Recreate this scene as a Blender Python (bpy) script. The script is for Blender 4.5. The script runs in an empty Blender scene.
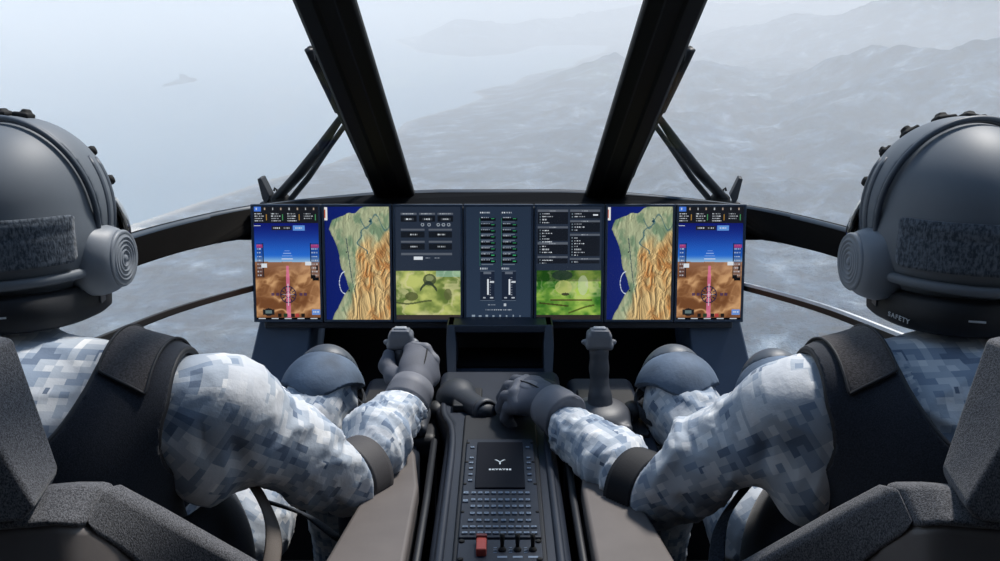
import bpy, bmesh, math, random
import numpy as np
from mathutils import Vector, Matrix, Euler
PI = math.pi
C = bpy.context.scene.collection
random.seed(5)
# ------------------------------------------------------------ camera frame
F_PX = 900.0
PITCH = math.atan((280.5 - 65) / F_PX)
CAM = np.array([0.0, 0.0, 1.40])
cp, sp = math.cos(PITCH), math.sin(PITCH)
def at(u, v, D):
    """the place in the cockpit seen at pixel (u, v) at depth D"""
    x = (u - 500) / F_PX * D; yc = (280.5 - v) / F_PX * D
    return np.array([x, D * cp + yc * sp, 1.40 - D * sp + yc * cp])
def at_z(u, v, z):
    k = -sp + (280.5 - v) / F_PX * cp
    return at(u, v, (z - 1.40) / k)
def L(c):
    """sRGB 0-255 to linear"""
    return tuple(((x / 255) / 12.92 if x / 255 <= .04045 else ((x / 255 + .055) / 1.055) ** 2.4) for x in c)
# ------------------------------------------------------------ numpy noise
def _hash(i, j, k, seed):
    h = (i.astype(np.int64) * 374761393 + j.astype(np.int64) * 668265263 + k.astype(np.int64) * 2147483647 + seed * 974634777) & 0xFFFFFFFF
    h = ((h ^ (h >> 13)) * 1274126177) & 0xFFFFFFFF
    h = ((h ^ (h >> 16)) * 2246822519) & 0xFFFFFFFF
    return ((h ^ (h >> 15)) & 0xFFFFFF) / float(0xFFFFFF)
def vnoise(P, seed=0):
    P = np.asarray(P, float)
    I = np.floor(P); f = P - I; I = I.astype(np.int64); w = f * f * f * (f * (f * 6 - 15) + 10)
    r = 0
    for a in (0, 1):
        wa = w[..., 0] if a else 1 - w[..., 0]
        for b in (0, 1):
            wb = w[..., 1] if b else 1 - w[..., 1]
            for c in (0, 1):
                wc = w[..., 2] if c else 1 - w[..., 2]
                r = r + wa * wb * wc * _hash(I[..., 0] + a, I[..., 1] + b, I[..., 2] + c, seed)
    return r
def fbm(P, o=4, seed=0, gain=.5, lac=2.03):
    s = 0; a = 1; t = 0; P = np.asarray(P, float)
    for i in range(o):
        s = s + a * vnoise(P, seed + i * 17); t += a; a *= gain; P = P * lac + 3.7
    return s / t
def ridged(P, o=4, seed=0, gain=.5):
    s = 0; a = 1; t = 0; P = np.asarray(P, float)
    for i in range(o):
        s = s + a * (1 - np.abs(2 * vnoise(P, seed + i * 17) - 1)); t += a; a *= gain; P = P * 2.07 + 1.3
    return s / t
def P3(x, y, z=0.0):
    x = np.asarray(x, float); y = np.asarray(y, float)
    return np.stack([x, y, np.zeros_like(x) + z], -1)
def sstep(a, b, x):
    t = np.clip((x - a) / (b - a), 0, 1); return t * t * (3 - 2 * t)
# ------------------------------------------------------------ objects
def link(name, me, mat=None, parent=None):
    o = bpy.data.objects.new(name, me); C.objects.link(o)
    if mat is not None:
        for m in (mat if isinstance(mat, (list, tuple)) else [mat]): me.materials.append(m)
    if parent is not None: o.parent = parent
    return o
def mesh(name, V, Fc, mat=None, parent=None, smooth=True):
    me = bpy.data.meshes.new(name)
    me.from_pydata([tuple(map(float, v)) for v in V], [], [tuple(int(i) for i in f) for f in Fc])
    if smooth: me.shade_smooth()
    me.update()
    return link(name, me, mat, parent)
def bobj(name, bm, mat=None, parent=None, smooth=False, auto=None):
    bmesh.ops.recalc_face_normals(bm, faces=bm.faces[:])
    me = bpy.data.meshes.new(name); bm.to_mesh(me); bm.free()
    if smooth: me.shade_smooth()
    o = link(name, me, mat, parent)
    return o
def thing(name, label, cat, loc=(0, 0, 0), group=None):
    """an Empty at the base of a thing; children are built in world space and keep their place"""
    o = bpy.data.objects.new(name, None); C.objects.link(o); o.empty_display_size = .05
    o['label'] = label; o['category'] = cat
    if group: o['group'] = group
    return o
def tag(o, label, cat, group=None, kind=None):
    o['label'] = label; o['category'] = cat
    if group: o['group'] = group
    if kind: o['kind'] = kind
    return o
def struct(o): o['kind'] = 'structure'; return o
def bevel(o, w=.002, seg=2, ang=35):
    m = o.modifiers.new('b', 'BEVEL'); m.width = w; m.segments = seg; m.limit_method = 'ANGLE'; m.angle_limit = math.radians(ang); m.harden_normals = False
    o.data.shade_smooth()
    for p in o.data.polygons: p.use_smooth = True
    m2 = o.modifiers.new('w', 'WEIGHTED_NORMAL'); m2.keep_sharp = False
    return o
def solid(o, t, off=1):
    m = o.modifiers.new('s', 'SOLIDIFY'); m.thickness = t; m.offset = off; return o
def frame(origin, xa, za):
    """matrix with x axis xa, z axis za"""
    x = Vector(xa).normalized(); z = Vector(za); z = (z - x * z.dot(x)).normalized(); y = z.cross(x)
    M = Matrix((x, y, z)).transposed().to_4x4(); M.translation = Vector(origin); return M
def bm_box(bm, c, h, M=None):
    vs = []
    for sx in (-1, 1):
        for sy in (-1, 1):
            for sz in (-1, 1):
                p = Vector((c[0] + sx * h[0], c[1] + sy * h[1], c[2] + sz * h[2]))
                vs.append(bm.verts.new(M @ p if M is not None else p))
    for f in ((0, 1, 3, 2), (4, 6, 7, 5), (0, 4, 5, 1), (2, 3, 7, 6), (0, 2, 6, 4), (1, 5, 7, 3)):
        bm.faces.new([vs[i] for i in f])
    return bm
def bm_prism(bm, poly, z0, z1, M=None):
    T = (lambda p: M @ Vector(p)) if M is not None else (lambda p: Vector(p))
    a = [bm.verts.new(T((x, y, z0))) for x, y in poly]; b = [bm.verts.new(T((x, y, z1))) for x, y in poly]
    bm.faces.new(a[::-1]); bm.faces.new(b); n = len(poly)
    for i in range(n): bm.faces.new([a[i], a[(i + 1) % n], b[(i + 1) % n], b[i]])
    return bm
def bm_hull(bm, A, B):
    """prism between two world-space outlines of the same length"""
    a = [bm.verts.new(Vector(p)) for p in A]; b = [bm.verts.new(Vector(p)) for p in B]; n = len(A)
    bm.faces.new(a[::-1]); bm.faces.new(b)
    for i in range(n): bm.faces.new([a[i], a[(i + 1) % n], b[(i + 1) % n], b[i]])
    return bm
def bm_lathe(bm, prof, M, n=32):
    """prof: (r, z) pairs about local z"""
    rings = []
    for r, z in prof:
        rings.append([bm.verts.new(M @ Vector((r * math.cos(2 * PI * i / n), r * math.sin(2 * PI * i / n), z))) for i in range(n)])
    for a, b in zip(rings, rings[1:]):
        for i in range(n): bm.faces.new([a[i], a[(i + 1) % n], b[(i + 1) % n], b[i]])
    bm.faces.new(rings[0][::-1]); bm.faces.new(rings[-1]); return bm
def bm_tube(bm, pts, r, n=10, flat=1.0, up=(0, 0, 1), closed=False):
    pts = [Vector(p) for p in pts]; rings = []; N = len(pts); U = Vector(up)
    for i, p in enumerate(pts):
        a = pts[(i - 1) % N] if closed else pts[max(i - 1, 0)]; b = pts[(i + 1) % N] if closed else pts[min(i + 1, N - 1)]
        t = (b - a).normalized(); s = t.cross(U)
        if s.length < 1e-4: s = t.cross(Vector((1, 0, 0)))
        s.normalize(); w = s.cross(t)
        rr = r[i] if hasattr(r, '__len__') else r
        rings.append([bm.verts.new(p + s * rr * math.cos(2 * PI * k / n) + w * rr * flat * math.sin(2 * PI * k / n)) for k in range(n)])
    seq = list(zip(rings, rings[1:])) + ([(rings[-1], rings[0])] if closed else [])
    for a, b in seq:
        for k in range(n): bm.faces.new([a[k], a[(k + 1) % n], b[(k + 1) % n], b[k]])
    if not closed: bm.faces.new(rings[0][::-1]); bm.faces.new(rings[-1])
    return bm
def spline(pts, n=8):
    """catmull-rom through pts"""
    P = [np.asarray(p, float) for p in pts]; P = [2 * P[0] - P[1]] + P + [2 * P[-1] - P[-2]]; out = []
    for i in range(1, len(P) - 2):
        for k in range(n):
            t = k / n; a, b, c, d = P[i - 1], P[i], P[i + 1], P[i + 2]
            out.append(.5 * (2 * b + (c - a) * t + (2 * a - 5 * b + 4 * c - d) * t * t + (3 * b - a - 3 * c + d) * t ** 3))
    out.append(P[-2]); return out
def bm_sections(bm, secs, closed_ends=True):
    rings = [[bm.verts.new(Vector(p)) for p in s] for s in secs]; n = len(rings[0])
    for a, b in zip(rings, rings[1:]):
        for k in range(n): bm.faces.new([a[k], a[(k + 1) % n], b[(k + 1) % n], b[k]])
    if closed_ends: bm.faces.new(rings[0][::-1]); bm.faces.new(rings[-1])
    return bm
# ------------------------------------------------------------ signed-distance modelling
class Field:
    def __init__(s, lo, hi, h):
        s.lo = np.array(lo, float); s.h = h; s.n = np.ceil((np.array(hi) - s.lo) / h).astype(int) + 1
        s.F = np.full(s.n, 9.0, np.float32)
        s.ax = [(s.lo[i] + h * np.arange(s.n[i])).astype(np.float32) for i in range(3)]
    def _blk(s, lo, hi, m):
        a = np.clip(np.floor((np.array(lo) - m - s.lo) / s.h).astype(int), 0, s.n - 1)
        b = np.clip(np.ceil((np.array(hi) + m - s.lo) / s.h).astype(int) + 1, 1, s.n)
        sl = tuple(slice(a[i], b[i]) for i in range(3))
        if any(b[i] <= a[i] for i in range(3)): return None, None
        X, Y, Z = np.meshgrid(s.ax[0][sl[0]], s.ax[1][sl[1]], s.ax[2][sl[2]], indexing='ij')
        return sl, (X, Y, Z)
    def _mix(s, sl, d, k, op):
        A = s.F[sl]
        if op == 'sub':
            h = np.clip(.5 - .5 * (A + d) / k, 0, 1) if k > 0 else None
            s.F[sl] = (A * (1 - h) + (-d) * h + k * h * (1 - h)) if k > 0 else np.maximum(A, -d)
        else:
            if k > 0:
                h = np.maximum(k - np.abs(A - d), 0) / k
                s.F[sl] = np.minimum(A, d) - h * h * k * .25
            else: s.F[sl] = np.minimum(A, d)
    def cap(s, a, b, ra, rb=None, k=.02, flat=None, op='add'):
        rb = ra if rb is None else rb; a = np.array(a, np.float32); b = np.array(b, np.float32); R = max(ra, rb)
        sl, G = s._blk(np.minimum(a, b) - R, np.maximum(a, b) + R, k + 3 * s.h)
        if sl is None: return s
        ba = b - a; q = [G[i] - a[i] for i in range(3)]
        t = np.clip((q[0] * ba[0] + q[1] * ba[1] + q[2] * ba[2]) / max(float(ba @ ba), 1e-9), 0, 1)
        v = [q[i] - t * ba[i] for i in range(3)]
        if flat is not None:
            n = np.array(flat[0], float); n /= np.linalg.norm(n); w = (v[0] * n[0] + v[1] * n[1] + v[2] * n[2]) * (flat[1] - 1)
            v = [v[i] + w * n[i] for i in range(3)]
        d = np.sqrt(v[0] ** 2 + v[1] ** 2 + v[2] ** 2) - (ra + (rb - ra) * t)
        s._mix(sl, d, k, op); return s
    def chain(s, pts, rad, k=.02, flat=None):
        for i in range(len(pts) - 1): s.cap(pts[i], pts[i + 1], rad[i], rad[i + 1], k, flat)
        return s
    def ell(s, c, r, k=.02, R=None, op='add'):
        c = np.array(c, float); r = np.array(r, float); m = r.max()
        sl, G = s._blk(c - (r if R is None else m), c + (r if R is None else m), k + 3 * s.h)
        if sl is None: return s
        q = [G[i] - c[i] for i in range(3)]
        if R is not None:
            R = np.array(R); q = [q[0] * R[0, i] + q[1] * R[1, i] + q[2] * R[2, i] for i in range(3)]
        k0 = np.sqrt(sum((q[i] / r[i]) ** 2 for i in range(3))); k1 = np.sqrt(sum((q[i] / r[i] ** 2) ** 2 for i in range(3)))
        d = k0 * (k0 - 1) / np.maximum(k1, 1e-6); s._mix(sl, d, k, op); return s
    def box(s, c, hf, r=.01, k=.01, R=None, op='add'):
        c = np.array(c, float); hf = np.array(hf, float); m = np.linalg.norm(hf)
        sl, G = s._blk(c - (hf if R is None else m), c + (hf if R is None else m), k + 3 * s.h)
        if sl is None: return s
        q = [G[i] - c[i] for i in range(3)]
        if R is not None:
            R = np.array(R); q = [q[0] * R[0, i] + q[1] * R[1, i] + q[2] * R[2, i] for i in range(3)]
        q = [np.abs(q[i]) - (hf[i] - r) for i in range(3)]
        d = np.sqrt(sum(np.maximum(a, 0) ** 2 for a in q)) + np.minimum(np.maximum(np.maximum(q[0], q[1]), q[2]), 0) - r
        s._mix(sl, d, k, op); return s
    def cyl(s, a, b, r, e=.004, k=.01, op='add'):
        a = np.array(a, float); b = np.array(b, float); ln = np.linalg.norm(b - a); n = (b - a) / ln; R = r
        sl, G = s._blk(np.minimum(a, b) - R, np.maximum(a, b) + R, k + 3 * s.h)
        if sl is None: return s
        m = (a + b) / 2; q = [G[i] - m[i] for i in range(3)]; t = q[0] * n[0] + q[1] * n[1] + q[2] * n[2]
        rad = np.sqrt(np.maximum(q[0] ** 2 + q[1] ** 2 + q[2] ** 2 - t * t, 0))
        dx = rad - (r - e); dy = np.abs(t) - (ln / 2 - e)
        d = np.sqrt(np.maximum(dx, 0) ** 2 + np.maximum(dy, 0) ** 2) + np.minimum(np.maximum(dx, dy), 0) - e
        s._mix(sl, d, k, op); return s
    def half(s, p, n, k=0.0):
        """keep what lies on the side n points to"""
        X, Y, Z = np.meshgrid(*s.ax, indexing='ij', sparse=True); n = np.array(n, float); n /= np.linalg.norm(n)
        d = -((X - p[0]) * n[0] + (Y - p[1]) * n[1] + (Z - p[2]) * n[2]); s.F = np.maximum(s.F, d.astype(np.float32)); return s
    def nets(s):
        F = s.F; S = F < 0; h = s.h; nx, ny, nz = F.shape
        cnt = np.zeros((nx - 1, ny - 1, nz - 1), np.int8)
        for a in (0, 1):
            for b in (0, 1):
                for c in (0, 1): cnt += S[a:nx - 1 + a, b:ny - 1 + b, c:nz - 1 + c]
        act = (cnt > 0) & (cnt < 8); idx = np.argwhere(act); ID = np.full(act.shape, -1, np.int64); ID[act] = np.arange(len(idx))
        sm = np.zeros((len(idx), 3)); cn = np.zeros(len(idx)); cor = [(a, b, c) for a in (0, 1) for b in (0, 1) for c in (0, 1)]
        for p in cor:
            for ax in range(3):
                if p[ax]: continue
                q = list(p); q[ax] = 1
                fa = F[idx[:, 0] + p[0], idx[:, 1] + p[1], idx[:, 2] + p[2]]; fb = F[idx[:, 0] + q[0], idx[:, 1] + q[1], idx[:, 2] + q[2]]
                m = (fa < 0) != (fb < 0); t = np.where(m, fa / np.where(m, fa - fb, 1), 0)
                pt = np.array(p, float)[None] + np.zeros((len(idx), 3)); pt[:, ax] += t
                sm[m] += pt[m]; cn[m] += 1
        V = s.lo + h * (idx + sm / cn[:, None]); Q = []
        for ax in range(3):
            b, c = (ax + 1) % 3, (ax + 2) % 3
            s0 = [slice(None)] * 3; s1 = [slice(None)] * 3; s0[ax] = slice(0, -1); s1[ax] = slice(1, None)
            A, B = S[tuple(s0)], S[tuple(s1)]; ch = np.argwhere(A != B)
            ok = (ch[:, b] > 0) & (ch[:, c] > 0) & (ch[:, b] < F.shape[b] - 1) & (ch[:, c] < F.shape[c] - 1); ch = ch[ok]
            def g(db, dc):
                k = ch.copy(); k[:, b] -= db; k[:, c] -= dc; return ID[k[:, 0], k[:, 1], k[:, 2]]
            q = np.stack([g(1, 1), g(0, 1), g(0, 0), g(1, 0)], 1); ins = A[ch[:, 0], ch[:, 1], ch[:, 2]]
            q[~ins] = q[~ins][:, ::-1]; Q.append(q)
        Q = np.concatenate(Q); Q = Q[(Q >= 0).all(1)]
        return V, Q
def relax(V, Q, it=2, lam=.5):
    n = len(V); E = np.concatenate([Q[:, [0, 1]], Q[:, [1, 2]], Q[:, [2, 3]], Q[:, [3, 0]]])
    E = np.concatenate([E, E[:, ::-1]]); cn = np.bincount(E[:, 0], minlength=n)[:, None].clip(1)
    for _ in range(it):
        S = np.stack([np.bincount(E[:, 0], weights=V[E[:, 1], i], minlength=n) for i in range(3)], 1) / cn
        V = V + (S - V) * lam
        S = np.stack([np.bincount(E[:, 0], weights=V[E[:, 1], i], minlength=n) for i in range(3)], 1) / cn
        V = V - (S - V) * lam * .9
    return V
def vnormals(V, Q):
    N = np.zeros_like(V); fn = np.cross(V[Q[:, 2]] - V[Q[:, 0]], V[Q[:, 3]] - V[Q[:, 1]])
    for k in range(4):
        for i in range(3): N[:, i] += np.bincount(Q[:, k], weights=fn[:, i], minlength=len(V))
    return N / np.maximum(np.linalg.norm(N, axis=1, keepdims=True), 1e-12)
def clip(V, Fc, g):
    """keep the part of a mesh where the per-vertex value g is positive, cut cleanly along g = 0"""
    V = list(map(np.asarray, V)); out = []; cut = {}
    def mid(i, j):
        key = (i, j) if i < j else (j, i)
        if key not in cut:
            t = g[i] / (g[i] - g[j]); cut[key] = len(V); V.append(V[i] + (V[j] - V[i]) * t)
        return cut[key]
    pos = g > 0
    for f in Fc:
        k = [bool(pos[i]) for i in f]
        if all(k): out.append(tuple(f)); continue
        if not any(k): continue
        r = []; n = len(f)
        for a in range(n):
            i, j = f[a], f[(a + 1) % n]
            if k[a]: r.append(i)
            if k[a] != k[(a + 1) % n]: r.append(mid(i, j))
        if len(r) >= 3: out.append(tuple(r))
    used = sorted({i for f in out for i in f}); mp = {i: n for n, i in enumerate(used)}
    return [V[i] for i in used], [tuple(mp[i] for i in f) for f in out]
def loops(Fc):
    """boundary loops of an open mesh"""
    E = {}
    for f in Fc:
        for a in range(len(f)): E[(f[a], f[(a + 1) % len(f)])] = 1
    nx = {a: b for (a, b) in E if (b, a) not in E}; res = []
    while nx:
        s = next(iter(nx)); lp = [s]; c = nx.pop(s)
        while c != s and c in nx: lp.append(c); c = nx.pop(c)
        res.append(lp)
    return res
def sdf_obj(name, f, mat, parent=None, it=1, mir=False):
    V, Q = f.nets(); V = relax(V, Q, it)
    if mir: V = V * np.array([-1, 1, 1]); Q = Q[:, ::-1]
    return mesh(name, V, Q, mat, parent)
# ------------------------------------------------------------ materials
def mat(name): 
    m = bpy.data.materials.new(name); m.use_nodes = True; nt = m.node_tree; b = nt.nodes['Principled BSDF']; return m, nt, b
def N(nt, t, **kw):
    n = nt.nodes.new(t)
    for k, v in kw.items():
        if k.startswith('i_'): n.inputs[k[2:].replace('_', ' ')].default_value = v
        else: setattr(n, k, v)
    return n
def ramp(nt, fac, stops, interp='LINEAR'):
    r = nt.nodes.new('ShaderNodeValToRGB'); r.color_ramp.interpolation = interp; e = r.color_ramp.elements
    while len(e) < len(stops): e.new(.5)
    for i, (p, c) in enumerate(stops): e[i].position = p; e[i].color = (*c, 1)
    nt.links.new(fac, r.inputs[0]); return r.outputs[0]
def bump(nt, b, h, strength=.3, dist=.001):
    n = N(nt, 'ShaderNodeBump'); n.inputs['Strength'].default_value = strength; n.inputs['Distance'].default_value = dist
    nt.links.new(h, n.inputs['Height']); nt.links.new(n.outputs[0], b.inputs['Normal'])
def plain(name, col, rough=.5, metal=0., spec=.5, grain=0., gs=400, var=.12, coat=0.):
    m, nt, b = mat(name); c = L(col)
    b.inputs['Roughness'].default_value = rough; b.inputs['Metallic'].default_value = metal; b.inputs['Specular IOR Level'].default_value = spec
    b.inputs['Coat Weight'].default_value = coat; b.inputs['Coat Roughness'].default_value = .15
    tc = N(nt, 'ShaderNodeTexCoord'); no = N(nt, 'ShaderNodeTexNoise'); no.inputs['Scale'].default_value = 14; no.inputs['Detail'].default_value = 6
    nt.links.new(tc.outputs['Object'], no.inputs['Vector'])
    nt.links.new(ramp(nt, no.outputs['Fac'], [(.3, tuple(x * (1 - var) for x in c)), (.7, tuple(min(1, x * (1 + var)) for x in c))]), b.inputs['Base Color'])
    if grain:
        g = N(nt, 'ShaderNodeTexNoise'); g.inputs['Scale'].default_value = gs; g.inputs['Detail'].default_value = 3
        nt.links.new(tc.outputs['Object'], g.inputs['Vector']); bump(nt, b, g.outputs['Fac'], grain, .001)
    return m
def weave(name, c0, c1, scale=900, strength=.5, rough=.9):
    """woven seat cloth: two crossed thread waves over a mottled colour"""
    m, nt, b = mat(name); b.inputs['Roughness'].default_value = rough; b.inputs['Specular IOR Level'].default_value = .15; b.inputs['Sheen Weight'].default_value = .2
    tc = N(nt, 'ShaderNodeTexCoord')
    w1 = N(nt, 'ShaderNodeTexNoise'); w1.inputs['Scale'].default_value = scale; w1.inputs['Detail'].default_value = 2
    mp = N(nt, 'ShaderNodeMapping'); mp.inputs['Scale'].default_value = (1, 1, .35); nt.links.new(tc.outputs['Object'], mp.inputs[0]); nt.links.new(mp.outputs[0], w1.inputs['Vector'])
    w2 = N(nt, 'ShaderNodeTexNoise'); w2.inputs['Scale'].default_value = scale * .45; w2.inputs['Detail'].default_value = 3
    nt.links.new(tc.outputs['Object'], w2.inputs['Vector'])
    mx = N(nt, 'ShaderNodeMath', operation='ADD'); nt.links.new(w1.outputs['Fac'], mx.inputs[0]); nt.links.new(w2.outputs['Fac'], mx.inputs[1])
    hf = N(nt, 'ShaderNodeMath', operation='MULTIPLY'); nt.links.new(mx.outputs[0], hf.inputs[0]); hf.inputs[1].default_value = .5
    nt.links.new(ramp(nt, hf.outputs[0], [(.40, L(c0)), (.60, L(c1))]), b.inputs['Base Color']); bump(nt, b, hf.outputs[0], strength, .0015)
    return m
def camo(name, tint=(1, 1, 1)):
    m, nt, b = mat(name); b.inputs['Roughness'].default_value = .85; b.inputs['Specular IOR Level'].default_value = .2; b.inputs['Sheen Weight'].default_value = .15
    uv = N(nt, 'ShaderNodeUVMap'); uv.uv_map = 'camo'
    def snapped(cell, seed, sc):
        a = N(nt, 'ShaderNodeVectorMath', operation='SNAP'); a.inputs[1].default_value = (cell, cell, cell)
        ad = N(nt, 'ShaderNodeVectorMath', operation='ADD'); ad.inputs[1].default_value = (seed, seed * .7, 0)
        nt.links.new(uv.outputs[0], ad.inputs[0]); nt.links.new(ad.outputs[0], a.inputs[0])
        n = N(nt, 'ShaderNodeTexNoise'); n.inputs['Scale'].default_value = sc; n.inputs['Detail'].default_value = 3; n.inputs['Roughness'].default_value = .7
        nt.links.new(a.outputs[0], n.inputs['Vector']); return n.outputs['Fac']
    f1 = snapped(.0096, .3, 25); f2 = snapped(.0096, 2.1, 28); f3 = snapped(.0192, 5.7, 15)
    col = ramp(nt, f1, [(0, L((104, 119, 140))), (.38, L((138, 152, 170))), (.46, L((172, 181, 192))), (.54, L((202, 206, 211))), (.63, L((224, 225, 226)))], 'CONSTANT')
    m2 = N(nt, 'ShaderNodeMix', data_type='RGBA'); nt.links.new(ramp(nt, f2, [(0, (0, 0, 0)), (.65, (1, 1, 1))], 'CONSTANT'), m2.inputs['Factor'])
    nt.links.new(col, m2.inputs['A']); m2.inputs['B'].default_value = (*L((104, 116, 134)), 1)
    m3 = N(nt, 'ShaderNodeMix', data_type='RGBA'); nt.links.new(ramp(nt, f3, [(0, (0, 0, 0)), (.58, (.8, .8, .8))], 'CONSTANT'), m3.inputs['Factor'])
    nt.links.new(m2.outputs['Result'], m3.inputs['A']); m3.inputs['B'].default_value = (*L((204, 207, 212)), 1)
    mt = N(nt, 'ShaderNodeMix', data_type='RGBA', blend_type='MULTIPLY'); mt.inputs['Factor'].default_value = 1; nt.links.new(m3.outputs['Result'], mt.inputs['A']); mt.inputs['B'].default_value = (*tint, 1)
    nt.links.new(mt.outputs['Result'], b.inputs['Base Color'])
    tc = N(nt, 'ShaderNodeTexCoord'); g = N(nt, 'ShaderNodeTexNoise'); g.inputs['Scale'].default_value = 60; g.inputs['Detail'].default_value = 5; g.inputs['Roughness'].default_value = .6
    nt.links.new(tc.outputs['Object'], g.inputs['Vector']); bump(nt, b, g.outputs['Fac'], .35, .004)
    return m
def vcol(name, emit=1.0):
    """a lit display: shows the picture stored on its mesh"""
    m, nt, b = mat(name); a = N(nt, 'ShaderNodeVertexColor'); a.layer_name = 'pic'
    b.inputs['Base Color'].default_value = (.004, .004, .005, 1); b.inputs['Roughness'].default_value = .25; b.inputs['Specular IOR Level'].default_value = .2
    nt.links.new(a.outputs[0], b.inputs['Emission Color']); b.inputs['Emission Strength'].default_value = emit; return m
def glow(name, col, s):
    m, nt, b = mat(name); b.inputs['Base Color'].default_value = (0, 0, 0, 1); b.inputs['Emission Color'].default_value = (*L(col), 1); b.inputs['Emission Strength'].default_value = s; return m
def glass(name):
    m = bpy.data.materials.new(name); m.use_nodes = True; nt = m.node_tree; nt.nodes.clear()
    o = N(nt, 'ShaderNodeOutputMaterial'); t = N(nt, 'ShaderNodeBsdfTransparent'); t.inputs[0].default_value = (.985, .99, .995, 1)
    g = N(nt, 'ShaderNodeBsdfGlossy'); g.inputs['Roughness'].default_value = .02; lw = N(nt, 'ShaderNodeLayerWeight'); lw.inputs[0].default_value = .5; pw = N(nt, 'ShaderNodeMath', operation='POWER'); pw.inputs[1].default_value = 5; nt.links.new(lw.outputs['Facing'], pw.inputs[0]); fr = N(nt, 'ShaderNodeMath', operation='MULTIPLY_ADD'); fr.inputs[1].default_value = .5; fr.inputs[2].default_value = .008; nt.links.new(pw.outputs[0], fr.inputs[0])
    mx = N(nt, 'ShaderNodeMixShader'); nt.links.new(fr.outputs[0], mx.inputs[0]); nt.links.new(t.outputs[0], mx.inputs[1]); nt.links.new(g.outputs[0], mx.inputs[2])
    nt.links.new(mx.outputs[0], o.inputs[0]); return m
M_post = plain('post_black', (9, 9, 9), .6, grain=.1, spec=.15)
M_beam = plain('beam_dark_brown', (14, 12, 10), .75, grain=.1, spec=.08)
M_beamsheen = plain('beam_sky_sheen', (40, 54, 68), .5)  # blue sky reflection painted along the ledge's top edge
M_dark = plain('dark_plastic', (16, 20, 28), .55, grain=.1, gs=600)
M_black = plain('black_interior', (6, 8, 12), .95, spec=.08)
M_cheek = plain('blue_grey_plastic', (44, 62, 86), .6, grain=.1, gs=600)
M_console = plain('console_blue_black', (28, 36, 50), .5, grain=.12, gs=700)
M_bezel = plain('bezel_slate', (42, 58, 78), .45)
M_pad = plain('armrest_taupe', (92, 86, 84), .55, grain=.08, gs=900)
M_stick = plain('stick_grey', (58, 62, 70), .5, grain=.15, gs=800)
M_sticktop = plain('stick_head_grey', (100, 104, 112), .42, grain=.1, gs=800)
M_lever = plain('lever_dark', (38, 44, 54), .55, grain=.15, gs=800)
M_helmet = plain('helmet_grey', (98, 105, 113), .56, grain=.04, gs=900, var=.05)
M_helmtrim = plain('helmet_trim', (74, 82, 92), .5, grain=.1)
M_cup = plain('ear_cup_grey', (122, 128, 136), .5, grain=.05, gs=900, var=.05)
M_patch = weave('hook_patch', (52, 60, 70), (100, 108, 118), 420, .9)
M_band = plain('black_neck_band', (16, 19, 26), .65, grain=.2, gs=700)
M_vest = weave('vest_cloth', (28, 32, 40), (44, 49, 60), 1200, .3, .7)
M_vestpad = weave('vest_pad', (66, 62, 62), (92, 88, 88), 700, .8)
M_trim = plain('vest_piping', (30, 31, 36), .6)
M_strap = weave('webbing', (24, 28, 34), (48, 54, 64), 700, .6)
M_strapb = plain('brown_webbing', (96, 88, 82), .7, grain=.3, gs=500)
M_glove = plain('glove_grey', (84, 87, 97), .72, grain=.3, gs=420, var=.18)
M_glovepad = plain('glove_pad', (106, 108, 116), .6, grain=.25, gs=500)
M_knee = plain('knee_pad_blue_grey', (84, 100, 120), .75, grain=.6, gs=140, var=.4)
M_seat = weave('seat_cloth', (52, 53, 57), (112, 113, 118), 1100, .7)
M_seatshell = plain('seat_shell', (100, 95, 93), .45)
M_rubber = plain('rubber', (14, 15, 17), .8)
M_white = glow('white_marking', (210, 225, 240), .8)
M_print = plain('white_print', (190, 195, 200), .6)
M_red = plain('red_guard', (196, 84, 72), .45)
M_key = plain('key_cap', (36, 47, 62), .5)
M_keylight = plain('key_legend', (120, 136, 156), .6)
M_skin = plain('skin', (176, 132, 110), .55)
M_metal = plain('light_metal', (170, 176, 182), .35, metal=.8)
M_glass = glass('clear_glass')
M_visor = plain('dark_visor', (34, 30, 22), .08, coat=1.)
M_camo = camo('digital_camouflage')
M_barglint = plain('bar_sun_glint', (225, 228, 232), .35)  # near-white colour for the painted sun highlight on the right window bar
SKY = 1.2; SUN = 4.9; SUN_DIR = (.42, .50, 1.1); EXPOSURE = 0.0
HAZE_D = 1 / 6600.0; HAZE_COL = (.955, .952, .945); HAZE_TOP = -40.0
SCREEN = .85
# ------------------------------------------------------------ light, sky, land and sea
H_ALT = 1000.0
TILT = math.atan((280.5 + 15) / F_PX) - PITCH            # the aircraft flies a little nose-down
w = bpy.data.worlds.new('sky'); bpy.context.scene.world = w; w.use_nodes = True; nt = w.node_tree; bg = nt.nodes['Background']
tc = N(nt, 'ShaderNodeTexCoord'); sx = N(nt, 'ShaderNodeSeparateXYZ'); nt.links.new(tc.outputs['Generated'], sx.inputs[0])
ml = N(nt, 'ShaderNodeMath', operation='MULTIPLY_ADD'); ml.inputs[1].default_value = .5; ml.inputs[2].default_value = .5; nt.links.new(sx.outputs[2], ml.inputs[0])
nt.links.new(ramp(nt, ml.outputs[0], [(0, L((120, 138, 156))), (.5, L((206, 214, 220))), (.56, L((214, 219, 223))), (.70, L((174, 194, 216))), (1, L((132, 166, 208)))]), bg.inputs[0])
bg.inputs[1].default_value = SKY
sun = bpy.data.lights.new('sun', 'SUN'); sun.energy = SUN; sun.angle = math.radians(9); sun.color = (1, .95, .88)
so = bpy.data.objects.new('sun', sun); C.objects.link(so); so.rotation_euler = Vector(SUN_DIR).to_track_quat('Z', 'Y').to_euler()

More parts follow.
